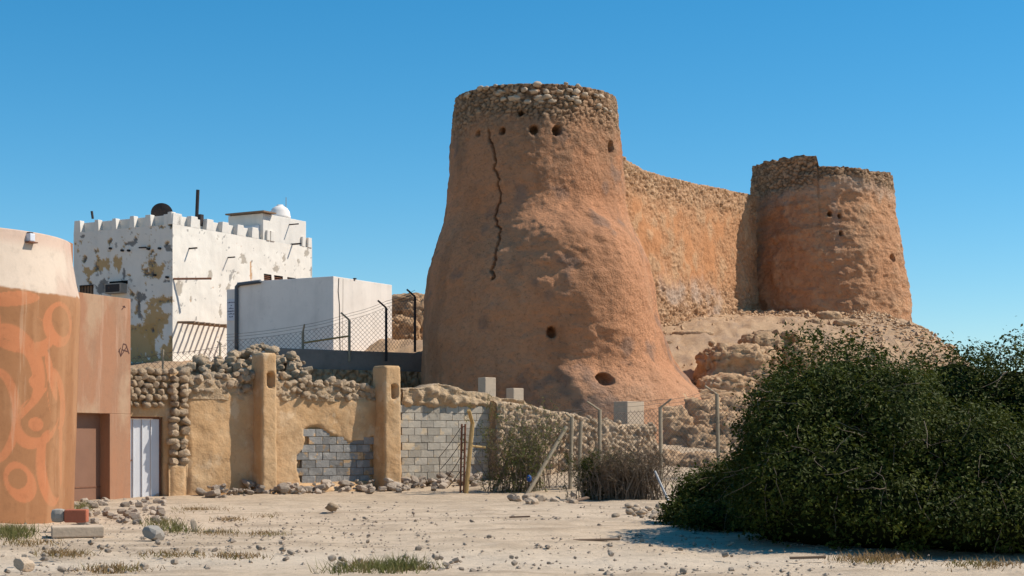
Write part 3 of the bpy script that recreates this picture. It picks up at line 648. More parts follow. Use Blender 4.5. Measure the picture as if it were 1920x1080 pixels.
# ------------------------------------------------------------------ white house
HC = Vector((-14.0, 66, 0))
hs_ = thing('white_house', 'old whitewashed house with crenellated parapet and peeling plaster', 'house', (HC.x, HC.y, 4.3))
def trr(px): u = (px - 960) / FPX; return (66 * u + 14) / (.5 - .866 * u)
def tll(px): u = (px - 960) / FPX; return (-14 - 66 * u) / (.866 + .5 * u)
def hR(px, py): return hz(py, 66 + .866 * trr(px))
def hL(px, py): return hz(py, 66 + .5 * tll(px))
HB, NB, HT = 4.0, 10.42, 10.9
def face_grid(length, e, n, blobs, white, win, seed, shade):
    step = .045; nu = int(length / step); nv = int((NB - HB) / step)
    U, V = np.meshgrid(np.linspace(0, length, nu), np.linspace(HB, NB, nv), indexing='ij'); U, V = U.ravel(), V.ravel()
    Q = np.stack([U, V, U * 0], 1); d = (fbm(Q * .6, seed) - .5) * .10 + (fbm(Q * 3, seed + 1) - .5) * .02
    C = np.tile(np.array(white), (len(U), 1)); nz = fbm(Q * 2.6, seed + 2, 6, .66)
    for (t, h, rx, ry, cc, thr) in blobs:
        g = np.exp(-((U - t) / rx) ** 2 - ((V - h) / ry) ** 2); m = sst(thr, thr + .035, g * .5 + (nz - .5) * 1.15 + .31)
        C = mixc(C, cc, m * .92); d = d - m * .012
    tiny = sst(.70, .73, fbm(Q * 3.5, seed + 6, 5, .6)); C = mixc(C, (.25, .23, .21), tiny * .8)
    d = d * sst(0, .1, np.minimum(U, length - U))
    A = np.stack([HC.x + e.x * U + n.x * d, HC.y + e.y * U + n.y * d, V], 1); F = grid_faces(nu, nv)
    cu, cv = U[F].mean(1), V[F].mean(1); keep = np.ones(len(F), bool)
    for (a, b, c, d_) in win: keep &= ~((cu > a) & (cu < b) & (cv > c) & (cv < d_))
    return A, F[keep], C
OCH, GRY, BRN = (.46, .285, .115), (.17, .16, .15), (.42, .36, .29)
bl = [(tll(290), hL(290, 600), .75, .9, OCH, .48), (tll(262), hL(262, 650), 1.0, .8, OCH, .44), (tll(310), hL(310, 670), .9, .6, OCH, .48), (tll(196), hL(196, 495), .45, .35, OCH, .54), (tll(222), hL(222, 498), .35, .45, OCH, .54), (tll(165), hL(165, 508), .4, .25, OCH, .56), (tll(300), hL(300, 510), .4, .4, OCH, .56),
      (tll(192), hL(192, 540), .42, .33, GRY, .50), (tll(155), hL(155, 442), .2, .1, GRY, .54), (tll(250), hL(250, 455), .35, .14, GRY, .56), (tll(315), hL(315, 467), .2, .16, GRY, .54), (tll(310), hL(310, 527), .35, .1, GRY, .58), (tll(268), hL(268, 555), .3, .3, GRY, .58), (tll(262), hL(262, 590), .12, .4, GRY, .58), (tll(232), hL(232, 510), .12, .4, GRY, .58)]
wl = [(tll(176), tll(149), hL(160, 556), hL(160, 534))]
br = [(trr(p), hR(p, q), a, b_, BRN, th_) for p, q, a, b_, th_ in ((335, 548, .25, .5, .62), (357, 545, .2, .4, .68), (413, 570, .14, .8, .66), (442, 515, .5, .3, .70), (408, 450, .5, .3, .72), (455, 485, .4, .4, .70), (515, 500, .4, .7, .68), (532, 480, .3, .5, .70), (575, 475, .3, .3, .70), (430, 540, .3, .3, .72), (395, 515, .3, .3, .74), (560, 490, .3, .5, .72))]
br.append((trr(471), hR(471, 505), .07, .55, (.55, .30, .14), .60))
wr = [(trr(a), trr(b_), hR((a + b_) / 2, y1), hR((a + b_) / 2, y0)) for a, b_, y0, y1 in ((494.5, 509, 514, 534), (514, 530, 517, 537), (539, 555, 521, 540))]
LR, LL = 9.46, 5.6
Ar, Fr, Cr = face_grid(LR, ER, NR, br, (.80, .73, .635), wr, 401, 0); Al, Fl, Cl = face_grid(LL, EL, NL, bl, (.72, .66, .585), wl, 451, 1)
put('wall', np_mesh('wall', Ar, Fr, Cr), M['white'], hs_); put('wall', np_mesh('wall', Al, Fl, Cl), M['white'], hs_)
def plain(v, c=(.70, .64, .56)): return np.tile(np.array(c), (v, 1))
def wbox(name, o, a, b, c, parent, bev=.02, m='white', cc=(.74, .68, .60)):
    me = MB().box(o, a, b, c).mesh(name, bevel=bev); ca = me.color_attributes.new('Col', 'FLOAT_COLOR', 'POINT'); ca.data.foreach_set('color', np.tile([*cc, 1.], (len(me.vertices), 1)).astype(np.float32).ravel())
    return put(name, me, M[m], parent)
hc = Vector((HC.x, HC.y, 0))
wbox('core', hc + ER * .45 + EL * .45 + ZV * HB, ER * (LR - .45), EL * (LL - .45), ZV * (NB - HB - .3), hs_, 0)
def taper(o, e, w, n, th, h, tp, parent):                              # merlon, narrower at the top
    a = o; v = []
    for (hh, k) in ((0, 0), (h, tp)):
        for (s, d) in ((k, 0), (w - k, 0), (w - k, -th), (k, -th)): v.append(a + e * s + n * d + ZV * hh)
    me = MB().poly(v, [(0, 1, 5, 4), (1, 2, 6, 5), (2, 3, 7, 6), (3, 0, 4, 7), (4, 5, 6, 7), (3, 2, 1, 0)]).mesh('merlon', bevel=.02)
    ca = me.color_attributes.new('Col', 'FLOAT_COLOR', 'POINT'); ca.data.foreach_set('color', np.tile([.74, .68, .60, 1.], (len(me.vertices), 1)).astype(np.float32).ravel()); put('merlon', me, M['white'], parent)
for e_, n_, l_ in ((EL, NL, LL), (ER, NR, trr(497))): wbox('parapet', hc + e_ * (.0 if e_ is ER else .0) + n_ * -.5 + ZV * (NB - .01), e_ * l_, n_ * (.26 if e_ is ER else .261), ZV * (HT - NB - .04 + (.002 if e_ is ER else 0)), hs_)
edges = [138, 151, 176, 185, 209, 218, 242, 252, 271, 283, 313, 323]
for a, b_ in zip(edges[::2], edges[1::2]):
    t0, t1_ = tll(b_), tll(a); taper(hc + EL * t0 + ZV * (NB - .002), EL, t1_ - t0, NL, .26, HT - NB + random.uniform(-.02, .05), .04, hs_)
tt = 0.0
while tt < trr(497) - .5:
    taper(hc + ER * tt + ZV * (NB - .002), ER, .50 if tt else .62, NR, .26, HT - NB - .0, .05, hs_); tt += 1.0 if tt else 1.1
for t0, w_ in ((trr(500), .22), (trr(507), .3), (trr(566), .2), (trr(577), .3)): taper(hc + ER * t0 + NR * .03 + ZV * (NB - .002), ER, w_, NR, .3, .46, .02, hs_)
# raised roof room
t0 = trr(496); hut = wbox('roof_room', hc + ER * t0 + NR * -.08 + ZV * (NB - .02), ER * (LR - t0 - .35), EL * 2.0, ZV * 1.22, hs_)
MB().box(hc + ER * (t0 - .10) + EL * .25 + ZV * (NB + .05), ER * .09, EL * 1.1, ZV * .62).build('panel', M['whitemetal'], hut)
MB().box(hc + ER * (t0 - .25) + EL * -.15 + NR * .0 + ZV * (NB + 1.22), ER * .9, EL * 2.2, ZV * .06).build('roof_sheet', M['wood'], hut)
# windows
def louvre(t0, t1_, h0, h1, e, n, parent):
    f = MB(); f.box(hc + e * (t0 - .2) + n * -.14 + ZV * (h0 - .2), e * (t1_ - t0 + .4), n * .02, ZV * (h1 - h0 + .4)); w = f.build('window', M['darkmetal'], parent)
    k = h0 + .04
    while k < h1 - .03:
        MB().box(hc + e * t0 + n * -.09 + ZV * k, e * (t1_ - t0), n * .06, ZV * .03 + n * -.03).build('slat', M['rust'], w); k += .085
for a, b_, c, d_ in wr: louvre(a, b_, c, d_, ER, NR, hs_)
a, b_, c, d_ = wl[0]
w = MB().box(hc + EL * (a - .2) + NL * -.17 + ZV * (c - .2), EL * (b_ - a + .4), NL * .03, ZV * (d_ - c + .4)).build('window', M['wood'], hs_)
for k in range(5): MB().box(hc + EL * (a + (b_ - a) * (k + .1) / 5) + NL * -.11 + ZV * c, EL * .025, NL * .02, ZV * (d_ - c)).build('bar', M['darkmetal'], w)
for (o_, s_) in ((hc + EL * a + NL * -.1 + ZV * (d_ - .05), EL * (b_ - a)), ): MB().box(o_, s_, NL * .1, ZV * .06).build('window_head', M['darkmetal'], w)
# air conditioner
ta, tb = tll(238), tll(208); ha = hL(223, 551); ac = MB().box(hc + EL * ta + NL * .0 + ZV * ha, EL * (tb - ta), NL * .38, ZV * .42).build('air_conditioner', M['concrete'], hs_, bevel=.015)
MB().box(hc + EL * (ta + .06) + NL * .381 + ZV * (ha + .05), EL * (tb - ta - .12), NL * .012, ZV * .32).build('grille', M['darkmetal'], ac)
MB().box(hc + EL * (ta - .05) + NL * -.02 + ZV * (ha + .4), EL * (tb - ta + .1), NL * .06, ZV * .14).build('gap_shade_block', M['black'], ac)  # solid black box on the wall, painted as the shade of a gap
# drain spouts and poles
for px, py, l, r in ((355, 466, .42, .035), (427, 483, .4, .03), (548, 458, .5, .04), (545, 421, .45, .03)): 
    p = hc + ER * trr(px) + ZV * hR(px, py); MB().tube([p - NR * .1, p + NR * l], r, 7).build('drain_spout', M['darkmetal'], hs_)
p = hc + ER * .05 + ZV * hR(325, 523); MB().tube([p, p + (NR * .75 + ER * .8).normalized() * 1.55 + ZV * .06], .045, 7).build('pole', M['rust'], hs_)
for px, py in ((209, 466), (231, 470), (243, 470), (280, 467), (301, 466), (292, 516), (315, 520)):
    p = hc + EL * tll(px) + ZV * hL(px, py); MB().tube([p - NL * .1, p + NL * .13], .05, 7).build('drain_spout', M['darkmetal'], hs_)
p = hc + EL * tll(276) + ZV * hL(276, 464); MB().tube([p + NL * .05, p + NL * .12 + EL * .35], .03, 6).build('pole', M['darkmetal'], hs_)
p = hc + ER * trr(465) + NR * .02 + ZV * hR(465, 533); MB().box(p, ER * 1.0, NR * .35, ZV * .14).build('canopy', M['rust'], hs_)
# beams that project from the sunlit side
for i in range(10):
    t = trr(333) + i * .33; p = hc + ER * t + ZV * (hR(334, 604)); MB().tube([p - NR * .2, p + NR * random.uniform(.75, .95) - ZV * .04], .05, 6).build('beam', M['wood'], hs_)
# things on the roof
roofz = NB - .3
bm = bmesh.new(); bmesh.ops.create_uvsphere(bm, u_segments=32, v_segments=16, radius=1.0); bmesh.ops.delete(bm, geom=[v for v in bm.verts if v.co.z > -.72], context='VERTS')
me = bpy.data.meshes.new('dish'); bm.to_mesh(me); bm.free(); me.polygons.foreach_set('use_smooth', [True] * len(me.polygons))
dsh = thing('satellite_dish', 'dark round satellite dish on the white house roof', 'dish', W(297, 425, 69)); o = put('reflector', me, M['darkmetal'], dsh, W(297, 398, 69)); o.rotation_euler = (R(-62), 0, R(12)); o.scale = (.84, .84, .84); o.location = o.location + Vector((0, .7, .30))
MB().tube([W(297, 440, 69.1), W(297, 395, 69.1)], .05, 8).build('mast', M['darkmetal'], dsh)
po = thing('roof_mast', 'dark metal mast clamped to the white house parapet', 'mast', W(369, 425, 68.2)); MB().tube([W(368, 428, 68.0), W(371, 356, 68.0)], .075, 8).build('pole', M['darkmetal'], po); MB().box(W(371, 424, 67.9), ER * .2, NR * .15, ZV * .5).build('clamp_box', M['darkmetal'], po)
tk = thing('water_tank', 'white domed water tank behind the roof room', 'water tank', W(525, 415, 73.5))
prof = [(0.0, .0), (.50, .0), (.52, .1), (.50, .12), (.47, .30), (.36, .45), (.2, .54), (.16, .55), (.16, .60), (0, .61)]
n = 28; vs = []; 
for r_, z_ in prof:
    for q in range(n): vs.append((r_ * 1.0 * math.cos(2 * math.pi * q / n), r_ * math.sin(2 * math.pi * q / n), z_))
o = put('tank', np_mesh('tank', vs, [[k * n + q, k * n + (q + 1) % n, (k + 1) * n + (q + 1) % n, (k + 1) * n + q] for k in range(len(prof) - 1) for q in range(n)]), M['box_white'], tk, W(525, 410, 73.5)); o.scale = (.95, .95, 1.05)
b = MB(); [b.tube([W(525 + dx, 422, 73.5), W(525 + dx, 408, 73.5)], .03, 5) for dx in (-17, 0, 17)]; b.build('stand', M['rust'], tk)
tag(MB().tube([W(536, 405, 73.6), W(536.5, 370, 73.6)], .018, 5).build('antenna', M['barewire']), 'thin metal antenna rod beside the water tank', 'antenna')
tag(MB().tube([W(174, 410, 70), W(172, 396, 70)], .06, 6).build('pipe_stub', M['darkmetal']), 'short dark pipe stub above the shaded parapet', 'pipe')

# plain tan building far left behind
o = MB().box(W(70, 452, 46) - ZV * 7.2, Vector((.86, 0, 0)), Vector((0, .6, 0)), ZV * 7.2).build('tan_building', M['orange']); tag(o, 'plain tan building edge between mural tower and white house', 'building')

# ------------------------------------------------------------------ orange wall with brown door
ow = thing('orange_wall', 'faded orange rendered wall with a recessed brown door', 'wall', W(190, 925, 38))
pa, pb = W(128, 555, 37.2), W(245, 558, 39.3); e = Vector((pb.x - pa.x, pb.y - pa.y, 0)); L_ = e.length; e /= L_; n = Vector((e.y, -e.x, 0))
def op(px, h, d=0):
    u = (px - 960) / FPX; t = (pa.y * u - pa.x) / (e.x - e.y * u); q = Vector((pa.x, pa.y, 0)) + e * t + n * d; return Vector((q.x, q.y, h)), t
top_o = 4.93; dt0, dt1 = op(110, 0)[1], op(206, 0)[1]; dh = hz(775, 38.3); tE = op(245, 0)[1]
base_o = Vector((pa.x, pa.y, 0))
MB().box(base_o + e * -2 + n * -.3 + ZV * dh, e * (tE + 2), n * .3, ZV * (top_o - dh)).build('wall_panel', M['orange'], ow, bevel=.01)
MB().box(base_o + e * dt1 + n * -.3 + ZV * -.2, e * (tE - dt1), n * .3, ZV * (dh + .198)).build('door_pier', M['orange'], ow, bevel=.01)
dr = MB().box(base_o + e * (dt0 - 1) + n * -.34 + ZV * -.2, e * (dt1 - dt0 + 1), n * .05, ZV * (dh + .2)).build('door', M['browndoor'], ow)
MB().box(base_o + e * (dt0 - 1) + n * -.29 + ZV * .32, e * (dt1 - dt0 + 1), n * .012, ZV * .03).build('door_rail', M['rust'], dr)
b = MB()
def gl(pts, r=.012):
    for k in range(len(pts) - 1):
        a_, b2 = op(pts[k][0], hz(pts[k][1], 38.9), .004)[0], op(pts[k + 1][0], hz(pts[k + 1][1], 38.9), .004)[0]; d_ = (b2 - a_); w_ = d_.normalized().cross(n) * r
        b.poly([a_ - w_, b2 - w_, b2 + w_, a_ + w_, a_ - w_ + n * .003, b2 - w_ + n * .003, b2 + w_ + n * .003, a_ + w_ + n * .003], [(4, 5, 6, 7), (0, 1, 5, 4), (2, 3, 7, 6)])
gl([(223, 655), (226, 668), (231, 644), (236, 645), (242, 662)]); gl([(226, 668), (238, 648)]); gl([(222, 660), (226, 652)]); gl([(228, 655), (240, 658)]); gl([(234, 572), (228, 580)]); gl([(230, 573), (235, 575)])
b.build('graffiti', M['graffiti'], ow)

# ------------------------------------------------------------------ mural tower at the left
CX, CY = (-140 - 960) / FPX * 29, 29.0
def mural_tower():
    root = thing('mural_tower', 'round tower with cream top and orange calligraphy mural', 'tower', (CX, CY, 0))
    hp = [-.3, 0, 2.0, 3.2, 3.9, 4.05, 4.3, 4.7, 4.95, 5.07]; rp = [2.60, 2.60, 2.655, 2.69, 2.715, 2.70, 2.645, 2.57, 2.545, 2.535]
    nth, nh = 700, 260; th = np.linspace(-np.pi, np.pi, nth, endpoint=False); T, Hh = np.meshgrid(th, np.linspace(-.3, 5.07, nh), indexing='ij'); T, Hh = T.ravel(), Hh.ravel()
    f = np.linspace(-.3, 5.07, 300); g = np.interp(f, hp, rp); ker = np.hanning(17); ker /= ker.sum(); g = np.convolve(np.pad(g, 8, 'edge'), ker, 'valid'); rr = np.interp(Hh, f, g)
    Q = np.stack([T * 2.65, Hh, T * 0], 1); rr = rr + (fbm(Q * .9, 611) - .5) * .04 + (fbm(Q * 4, 612) - .5) * .008
    S = T * 2.65; aa = np.linspace(-1.2, 1.19, 400); pa_ = 960 + FPX * (CX + 2.65 * np.sin(aa)) / (CY - 2.65 * np.cos(aa)); DP = np.interp(T, aa, pa_); DP = np.where(np.abs(T) > 1.19, DP + (np.abs(T) - 1.19) * 200 * np.sign(T), DP)
    DY = HOR - (Hh - CAMH) * FPX / 27.3
    BRO, ORA = np.array([.33, .15, .066]), np.array([.48, .18, .078])
    C = np.tile(BRO, (len(T), 1)); wob = (fbm(Q * 3, 613) - .5) * .05
    def ell(px, py, rx, ry, rot=0):
        a, b_ = DP - px + wob * 60, py - DY; c_, s_ = math.cos(rot), math.sin(rot)
        return np.sqrt(((a * c_ + b_ * s_) / rx) ** 2 + ((-a * s_ + b_ * c_) / ry) ** 2)
    m = np.zeros(len(T)); A_ = lambda o, i: np.clip(sst(1.02, .98, o) - sst(1.02, .98, i), 0, 1)
    for o, i in ((ell(112, 600, 36, 44), ell(116, 594, 22, 30, .4)), (ell(20, 690, 60, 85, .3), ell(8, 705, 50, 72, .3)), (ell(40, 905, 28, 42, .5), ell(36, 898, 18, 20, .6)), (ell(70, 790, 42, 55, -.5), ell(78, 775, 36, 48, -.5)), (ell(-10, 780, 50, 90), ell(-25, 780, 48, 84)), (ell(100, 880, 30, 75, .1), ell(112, 868, 24, 70, .1)), (ell(110, 745, 22, 60, .2), ell(104, 750, 14, 52, .2)), (ell(30, 620, 70, 40, -.2), ell(22, 608, 66, 32, -.2)), (ell(-60, 620, 60, 80), ell(-66, 610, 48, 66)), (ell(-90, 800, 60, 80), ell(-80, 790, 46, 66))):
        m = np.maximum(m, A_(o, i))
    for a in (ell(68, 795, 13, 14, .78), ell(70, 652, 14, 15, .78), ell(66, 715, 13, 15, .78), ell(95, 700, 8, 50, .25), ell(55, 760, 6, 48, -.7), ell(125, 830, 5, 90, .05), ell(20, 560, 50, 14, .15)): m = np.maximum(m, sst(1.02, .98, a))
    C = C * (1 - m[:, None]) + ORA * m[:, None]
    C = mixc(C, (.46, .24, .12), sst(.55, .7, fbm(Q * np.array([2.5, .4, 1]), 614)) * .5)
    lim = 4.02 + (fbm(np.stack([S * 2.5, S * 0, S * 0], 1), 615) - .5) * .16; cr = sst(0, .03, Hh - lim)
    CR = np.tile(np.array([.55, .40, .305]), (len(T), 1)); CR = mixc(CR, (.62, .49, .38), sst(.42, .6, fbm(Q * np.array([1.6, .6, 1]), 616))); CR = mixc(CR, (.56, .37, .28), sst(4.75, 4.95, Hh) * .6)
    C = C * (1 - cr[:, None]) + CR * cr[:, None]
    V3 = np.stack([CX + rr * np.sin(T), CY - rr * np.cos(T), Hh], 1); F = grid_faces(nth, nh, True).tolist() + [[i * nh + nh - 1 for i in range(nth)]]
    put('tower_shell', np_mesh('tower_shell', V3, F, C), M['mural'], root)
    a = float(np.interp(62, pa_, aa)); p = Vector((CX + 2.575 * math.sin(a), CY - 2.575 * math.cos(a), hz(453, CY - 2.575 * math.cos(a)))); nn_ = Vector((math.sin(a), -math.cos(a), 0)); ee = Vector((math.cos(a), math.sin(a), 0))
    lp = MB().box(p - ee * .06 - nn_ * .05, ee * .12, nn_ * .12, ZV * .14).build('lamp', M['sign'], root, bevel=.02); MB().box(p - ee * .1 - nn_ * .05 - ZV * .025, ee * .2, nn_ * .14, ZV * .02).build('bracket', M['rust'], lp); MB().box(p - ee * .04 - nn_ * .03 + ZV * .142, ee * .08, nn_ * .07, ZV * .02).build('cap', M['darkmetal'], lp)
mural_tower()

# ------------------------------------------------------------------ fences
def sag(a, b, s, n=8): return [a.lerp(b, k / n) - ZV * s * math.sin(math.pi * k / n) for k in range(n + 1)]
def chain(b, A, B, h0a, h0b, h1a, h1b, cell=.095, r=.0055):              # diagonal wires between two posts
    d = (B - A); L_ = Vector((d.x, d.y, 0)).length; H = max(h1a, h1b) - min(h0a, h0b); e = Vector((d.x, d.y, 0)) / L_; lo = min(h0a, h0b)
    k = -H
    def clip(s, h): return 0 <= s <= L_ and (h0a + (h0b - h0a) * s / L_) <= h <= (h1a + (h1b - h1a) * s / L_)
    while k < L_:
        for sg in (1, -1):
            pts = []
            for q in range(0, 41):
                h = H * q / 40; s = k + h if sg == 1 else k + H - h
                if clip(s, lo + h): pts.append(Vector((A.x, A.y, 0)) + e * s + ZV * (lo + h) + Vector((e.y, -e.x, 0)) * .025 * math.sin(s * 2.1))
            if len(pts) > 1: b.tube([pts[0], pts[len(pts) // 2], pts[-1]] if len(pts) > 2 else pts, r, 3)
        k += cell * 1.414
def gpt(px, zc): x_ = (px - 960) / FPX * zc; return Vector((x_, zc, gz(x_, zc)))
fn = thing('chain_link_fence', 'sagging chain-link fence on weathered posts before the rubble wall', 'fence', gpt(1070, 43.4))
fp = [(912, 43.0, 800), (1069, 43.6, 782), (1124, 44.2, 768), (1240, 45.2, 763), (1348, 46.2, 738), (1425, 46.8, 735)]
tops = []
for i, (px, zc, py) in enumerate(fp):
    g = gpt(px, zc); h = hz(py, zc); tops.append((g, h)); lean = random.uniform(-.08, .08)
    if i in (1, 2, 3, 4):
        pt = Vector((g.x + lean, g.y, h)); MB().tube([g - ZV * .2, pt], .055 if i != 2 else .05, 8).build('post', M['post'], fn)
        arm = Vector((.30 if i == 3 else -.36, -.12, .22)); MB().tube([pt - ZV * .02, pt + arm * (1 if i > 1 else .5)], .028, 6).build('arm', M['post'], fn)
g = gpt(1085, 43.3); MB().tube([g - ZV * .1, Vector((g.x + .06, g.y, hz(790, 43.3)))], .05, 8).build('post', M['post'], fn)
g = gpt(985, 42.4); MB().tube([g - ZV * .1, W(1062, 800, 43.4)], .055, 8).build('brace', M['post'], fn)
g = gpt(925, 42.9); MB().tube([g - ZV * .1, W(965, 830, 43.6)], .05, 8).build('brace', M['post'], fn)
b = MB()
for (a, ha), (c, hc_) in zip(tops[:-1], tops[1:]): chain(b, a, c, a.z + .02, c.z + .02, ha - .06, hc_ - .06)
b.build('wire_mesh', M['wire'], fn)['kind'] = 'stuff'
b = MB()
for (a, ha), (c, hc_) in zip(tops[:-1], tops[1:]):
    for dz in (-.05, .10, .2): b.tube(sag(Vector((a.x - .1, a.y, ha + dz)), Vector((c.x - .1, c.y, hc_ + dz)), random.uniform(.03, .12)), .006, 4)
b.build('strand_wire', M['wire'], fn)
sp = thing('steel_pole', 'loose bright steel pole leaning in the dry brush by the fence', 'pole', gpt(1257, 31)); MB().tube([W(1259, 952, 36.5), W(1228, 884, 37.5)], .03, 8).build('pole_shaft', M['barewire'], sp)
# yellow post and rusty gate frame in front of the block wall
yp = thing('yellow_post', 'yellow angled fence post leaning before the cement block wall', 'post', gpt(872, 42.3))
MB().tube([W(873, 934, 42.3), W(886, 792, 42.3)], .058, 8).build('post_shaft', M['postwood'], yp); MB().tube([W(886, 794, 42.3), W(879, 769, 42.0)], .05, 8).build('arm', M['postwood'], yp); MB().tube([W(882, 836, 42.3), W(910, 839, 42.6)], .03, 6).build('rail', M['postwood'], yp)
rg = thing('rusty_gate', 'rusty red steel gate upright with slack wires by the yellow post', 'gate', gpt(863, 42.6))
for x0 in (863, 869.5): MB().tube([W(x0, 930, 42.6), W(x0 + 3, 795, 42.6)], .028, 6).build('upright', M['rust'], rg)
for k in range(9): MB().tube([W(863 + .3 * k, 922 - 15 * k, 42.6), W(870 + .3 * k, 918 - 15 * k, 42.6)], .014, 5).build('rung', M['rust'], rg)
for (a, b2) in (((863, 803), (823, 858)), ((863, 832), (826, 880)), ((863, 858), (835, 900)), ((862, 885), (838, 915)), ((823, 858), (826, 905))): MB().tube(sag(W(*a, 42.6), W(*b2, 43.4), .03), .010, 4).build('wire', M['darkmetal'], rg)
# upper fence in front of the white box
uf = thing('upper_fence', 'chain-link fence with barbed wire strands in front of the white box', 'fence', W(655, 660, 58.2))
up = [(424, 690, 640, 57.2), (568, 662, 622, 57.8), (655, 662, 600, 58.3), (724, 662, 577, 58.9), (778, 645, 556, 60.2)]
pts = []
for i, (px, yb, yt, zc) in enumerate(up):
    a, t = W(px, yb, zc), W(px, yt, zc); pts.append((a, t))
    if i: MB().tube([a - ZV * .3, t], .05, 7).build('post', M['post'] if i < 3 else M['darkmetal'], uf); MB().tube([t, t + Vector((.07 if i < 2 else -.30, -.1, .26))], .035, 6).build('arm', M['post'] if i < 3 else M['darkmetal'], uf)
MB().tube([W(568, 643, 57.8), W(655, 630, 58.3)], .035, 6).build('rail', M['postwood'], uf)
b = MB(); w2 = MB()
for (a, t), (c, s) in zip(pts[:-1], pts[1:]):
    chain(b, a, c, a.z, c.z, t.z, s.z, .12, .006)
    for dz in (.02, .14, .24): w2.tube(sag(t + ZV * dz, s + ZV * dz, .04), .008, 4)
b.build('wire_mesh', M['wire'], uf)['kind'] = 'stuff'; w2.build('strand_wire', M['wire'], uf)
lf = thing('left_fence', 'low wire fence on thin posts below the peeling house wall', 'fence', W(305, 690, 50))
for px, y0, y1 in ((305, 692, 655), (412, 690, 642)):
    MB().tube([W(px, y0 + 10, 50), W(px + 1, y1, 50)], .035, 6).build('post', M['post'], lf); MB().tube([W(px - 5, y1 - 2, 50), W(px + 4, y1 + 4, 50)], .02, 5).build('arm', M['post'], lf)
b = MB(); chain(b, W(248, 700, 50), W(424, 690, 50), hz(700, 50), hz(690, 50), hz(668, 50), hz(652, 50), .13, .005); b.build('wire_mesh', M['wire'], lf)['kind'] = 'stuff'
b = MB(); b.tube(sag(W(248, 672, 50), W(305, 662, 50), .04), .008, 4); b.tube(sag(W(305, 662, 50), W(424, 648, 50), .05), .008, 4); b.build('strand_wire', M['wire'], lf)

# ------------------------------------------------------------------ vegetation
def leaf_mesh(name, cen, nrm, size, ratio=.45, seed=0):
    """one bent leaf (two quads) per centre, facing roughly along nrm"""
    r = np.random.default_rng(seed); n = len(cen); nrm = nrm + r.normal(0, .55, (n, 3)); nrm /= np.linalg.norm(nrm, axis=1)[:, None]
    t = np.cross(nrm, r.normal(0, 1, (n, 3))); t /= np.linalg.norm(t, axis=1)[:, None]; b = np.cross(nrm, t)
    s = (size * r.uniform(.5, 1.6, n))[:, None]; w = s * ratio
    v = np.stack([cen - t * s * .5, cen - b * w * .5 + nrm * w * .22, cen + t * s * .5, cen + b * w * .5 + nrm * w * .22], 1).reshape(-1, 3)
    i = np.arange(n)[:, None] * 4; F = np.concatenate([i + np.array([[0, 1, 2]]), i + np.array([[0, 2, 3]])])
    return np_mesh(name, v, F, None, False)
def bush(label, domes, ncl, per, size, seed, group=None, name='dense_bush', hang=60):
    r = np.random.default_rng(seed); cs = np.array([d[:3] for d in domes]); rs = np.array([d[3:6] for d in domes])
    root = thing(name, label, 'bush', (cs[0, 0], cs[0, 1], 0), group); P = []; Nn = []
    area = rs.prod(1) ** (2 / 3); pick = r.choice(len(domes), ncl, p=area / area.sum())
    d = r.normal(0, 1, (ncl, 3)); d[:, 2] = np.abs(d[:, 2]) * .9 - .75 * r.random(ncl); d /= np.linalg.norm(d, axis=1)[:, None]
    lump_ = 1 + (fbm(d * 2.2 + pick[:, None] * 7.7, seed, 3) - .5) * .6 + (fbm(d * 6 + pick[:, None] * 3.1, seed + 3, 2) - .5) * .18
    cc = cs[pick] + d * rs[pick] * (lump_ * r.uniform(.82, 1.05, ncl) + .10 * (r.random(ncl) > .93))[:, None]
    ok = cc[:, 2] > .05                                                  # drop clusters buried in another dome
    for k in range(len(domes)):
        q = (((cc - cs[k]) / rs[k]) ** 2).sum(1); ok &= ~((q < .62) & (pick != k))
    cc, d = cc[ok], d[ok]; n = len(cc)
    L_ = (cc[:, None, :] + r.normal(0, size * 1.15, (n, per, 3))).reshape(-1, 3); ND = np.repeat(d, per, 0) * .6 + np.array([.25, 0, .5])
    L_[:, 2] = np.maximum(L_[:, 2], .02)
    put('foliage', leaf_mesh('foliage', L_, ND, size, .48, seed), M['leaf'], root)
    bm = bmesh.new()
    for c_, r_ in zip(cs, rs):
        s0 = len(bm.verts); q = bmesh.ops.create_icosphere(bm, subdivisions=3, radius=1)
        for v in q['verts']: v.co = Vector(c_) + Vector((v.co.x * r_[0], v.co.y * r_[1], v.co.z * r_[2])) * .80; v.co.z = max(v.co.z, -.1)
    me = bpy.data.meshes.new('dark_core'); bm.to_mesh(me); bm.free(); put('dark_core', me, M['leafcore'], root)  # solid dark core blocks see-through, its colour stands in for inner shade
    b = MB()
    for k in range(hang):
        i = r.integers(n); p = Vector(cc[i]) + Vector(d[i]) * .03
        if p.z < .5: continue
        pts = [p]; dirv = Vector((d[i][0] * .4 + r.normal(0, .4), d[i][1] * .4 - .1, -.6 + r.normal(0, .5)))
        for s in range(5): dirv = (dirv + Vector(r.normal(0, .25, 3))).normalized(); pts.append(pts[-1] + dirv * .11)
        b.tube(pts, .006, 4, .002)
    b.build('bare_twigs', M['twig'], root)['kind'] = 'stuff'
    return root
def dm(px, zc, ytop, hw_px, ry, zb=0):                                    # dome from its silhouette
    k = zc / FPX; h = hz(ytop, zc); return ((px - 960) * k, zc, h * .42, hw_px * k, ry, h * .58)
bush('large dense dark green bush, rounded, beside the rocky slope', [dm(1575, 24, 636, 172, 2.0), dm(1500, 23.2, 700, 110, 1.6), dm(1650, 23.4, 660, 120, 2.1), dm(1560, 22.2, 800, 165, 1.4), dm(1660, 21.6, 860, 140, 1.2), dm(1470, 23, 860, 90, 1.2)], 9500, 9, .062, 5, None, 'dense_bush', 220)
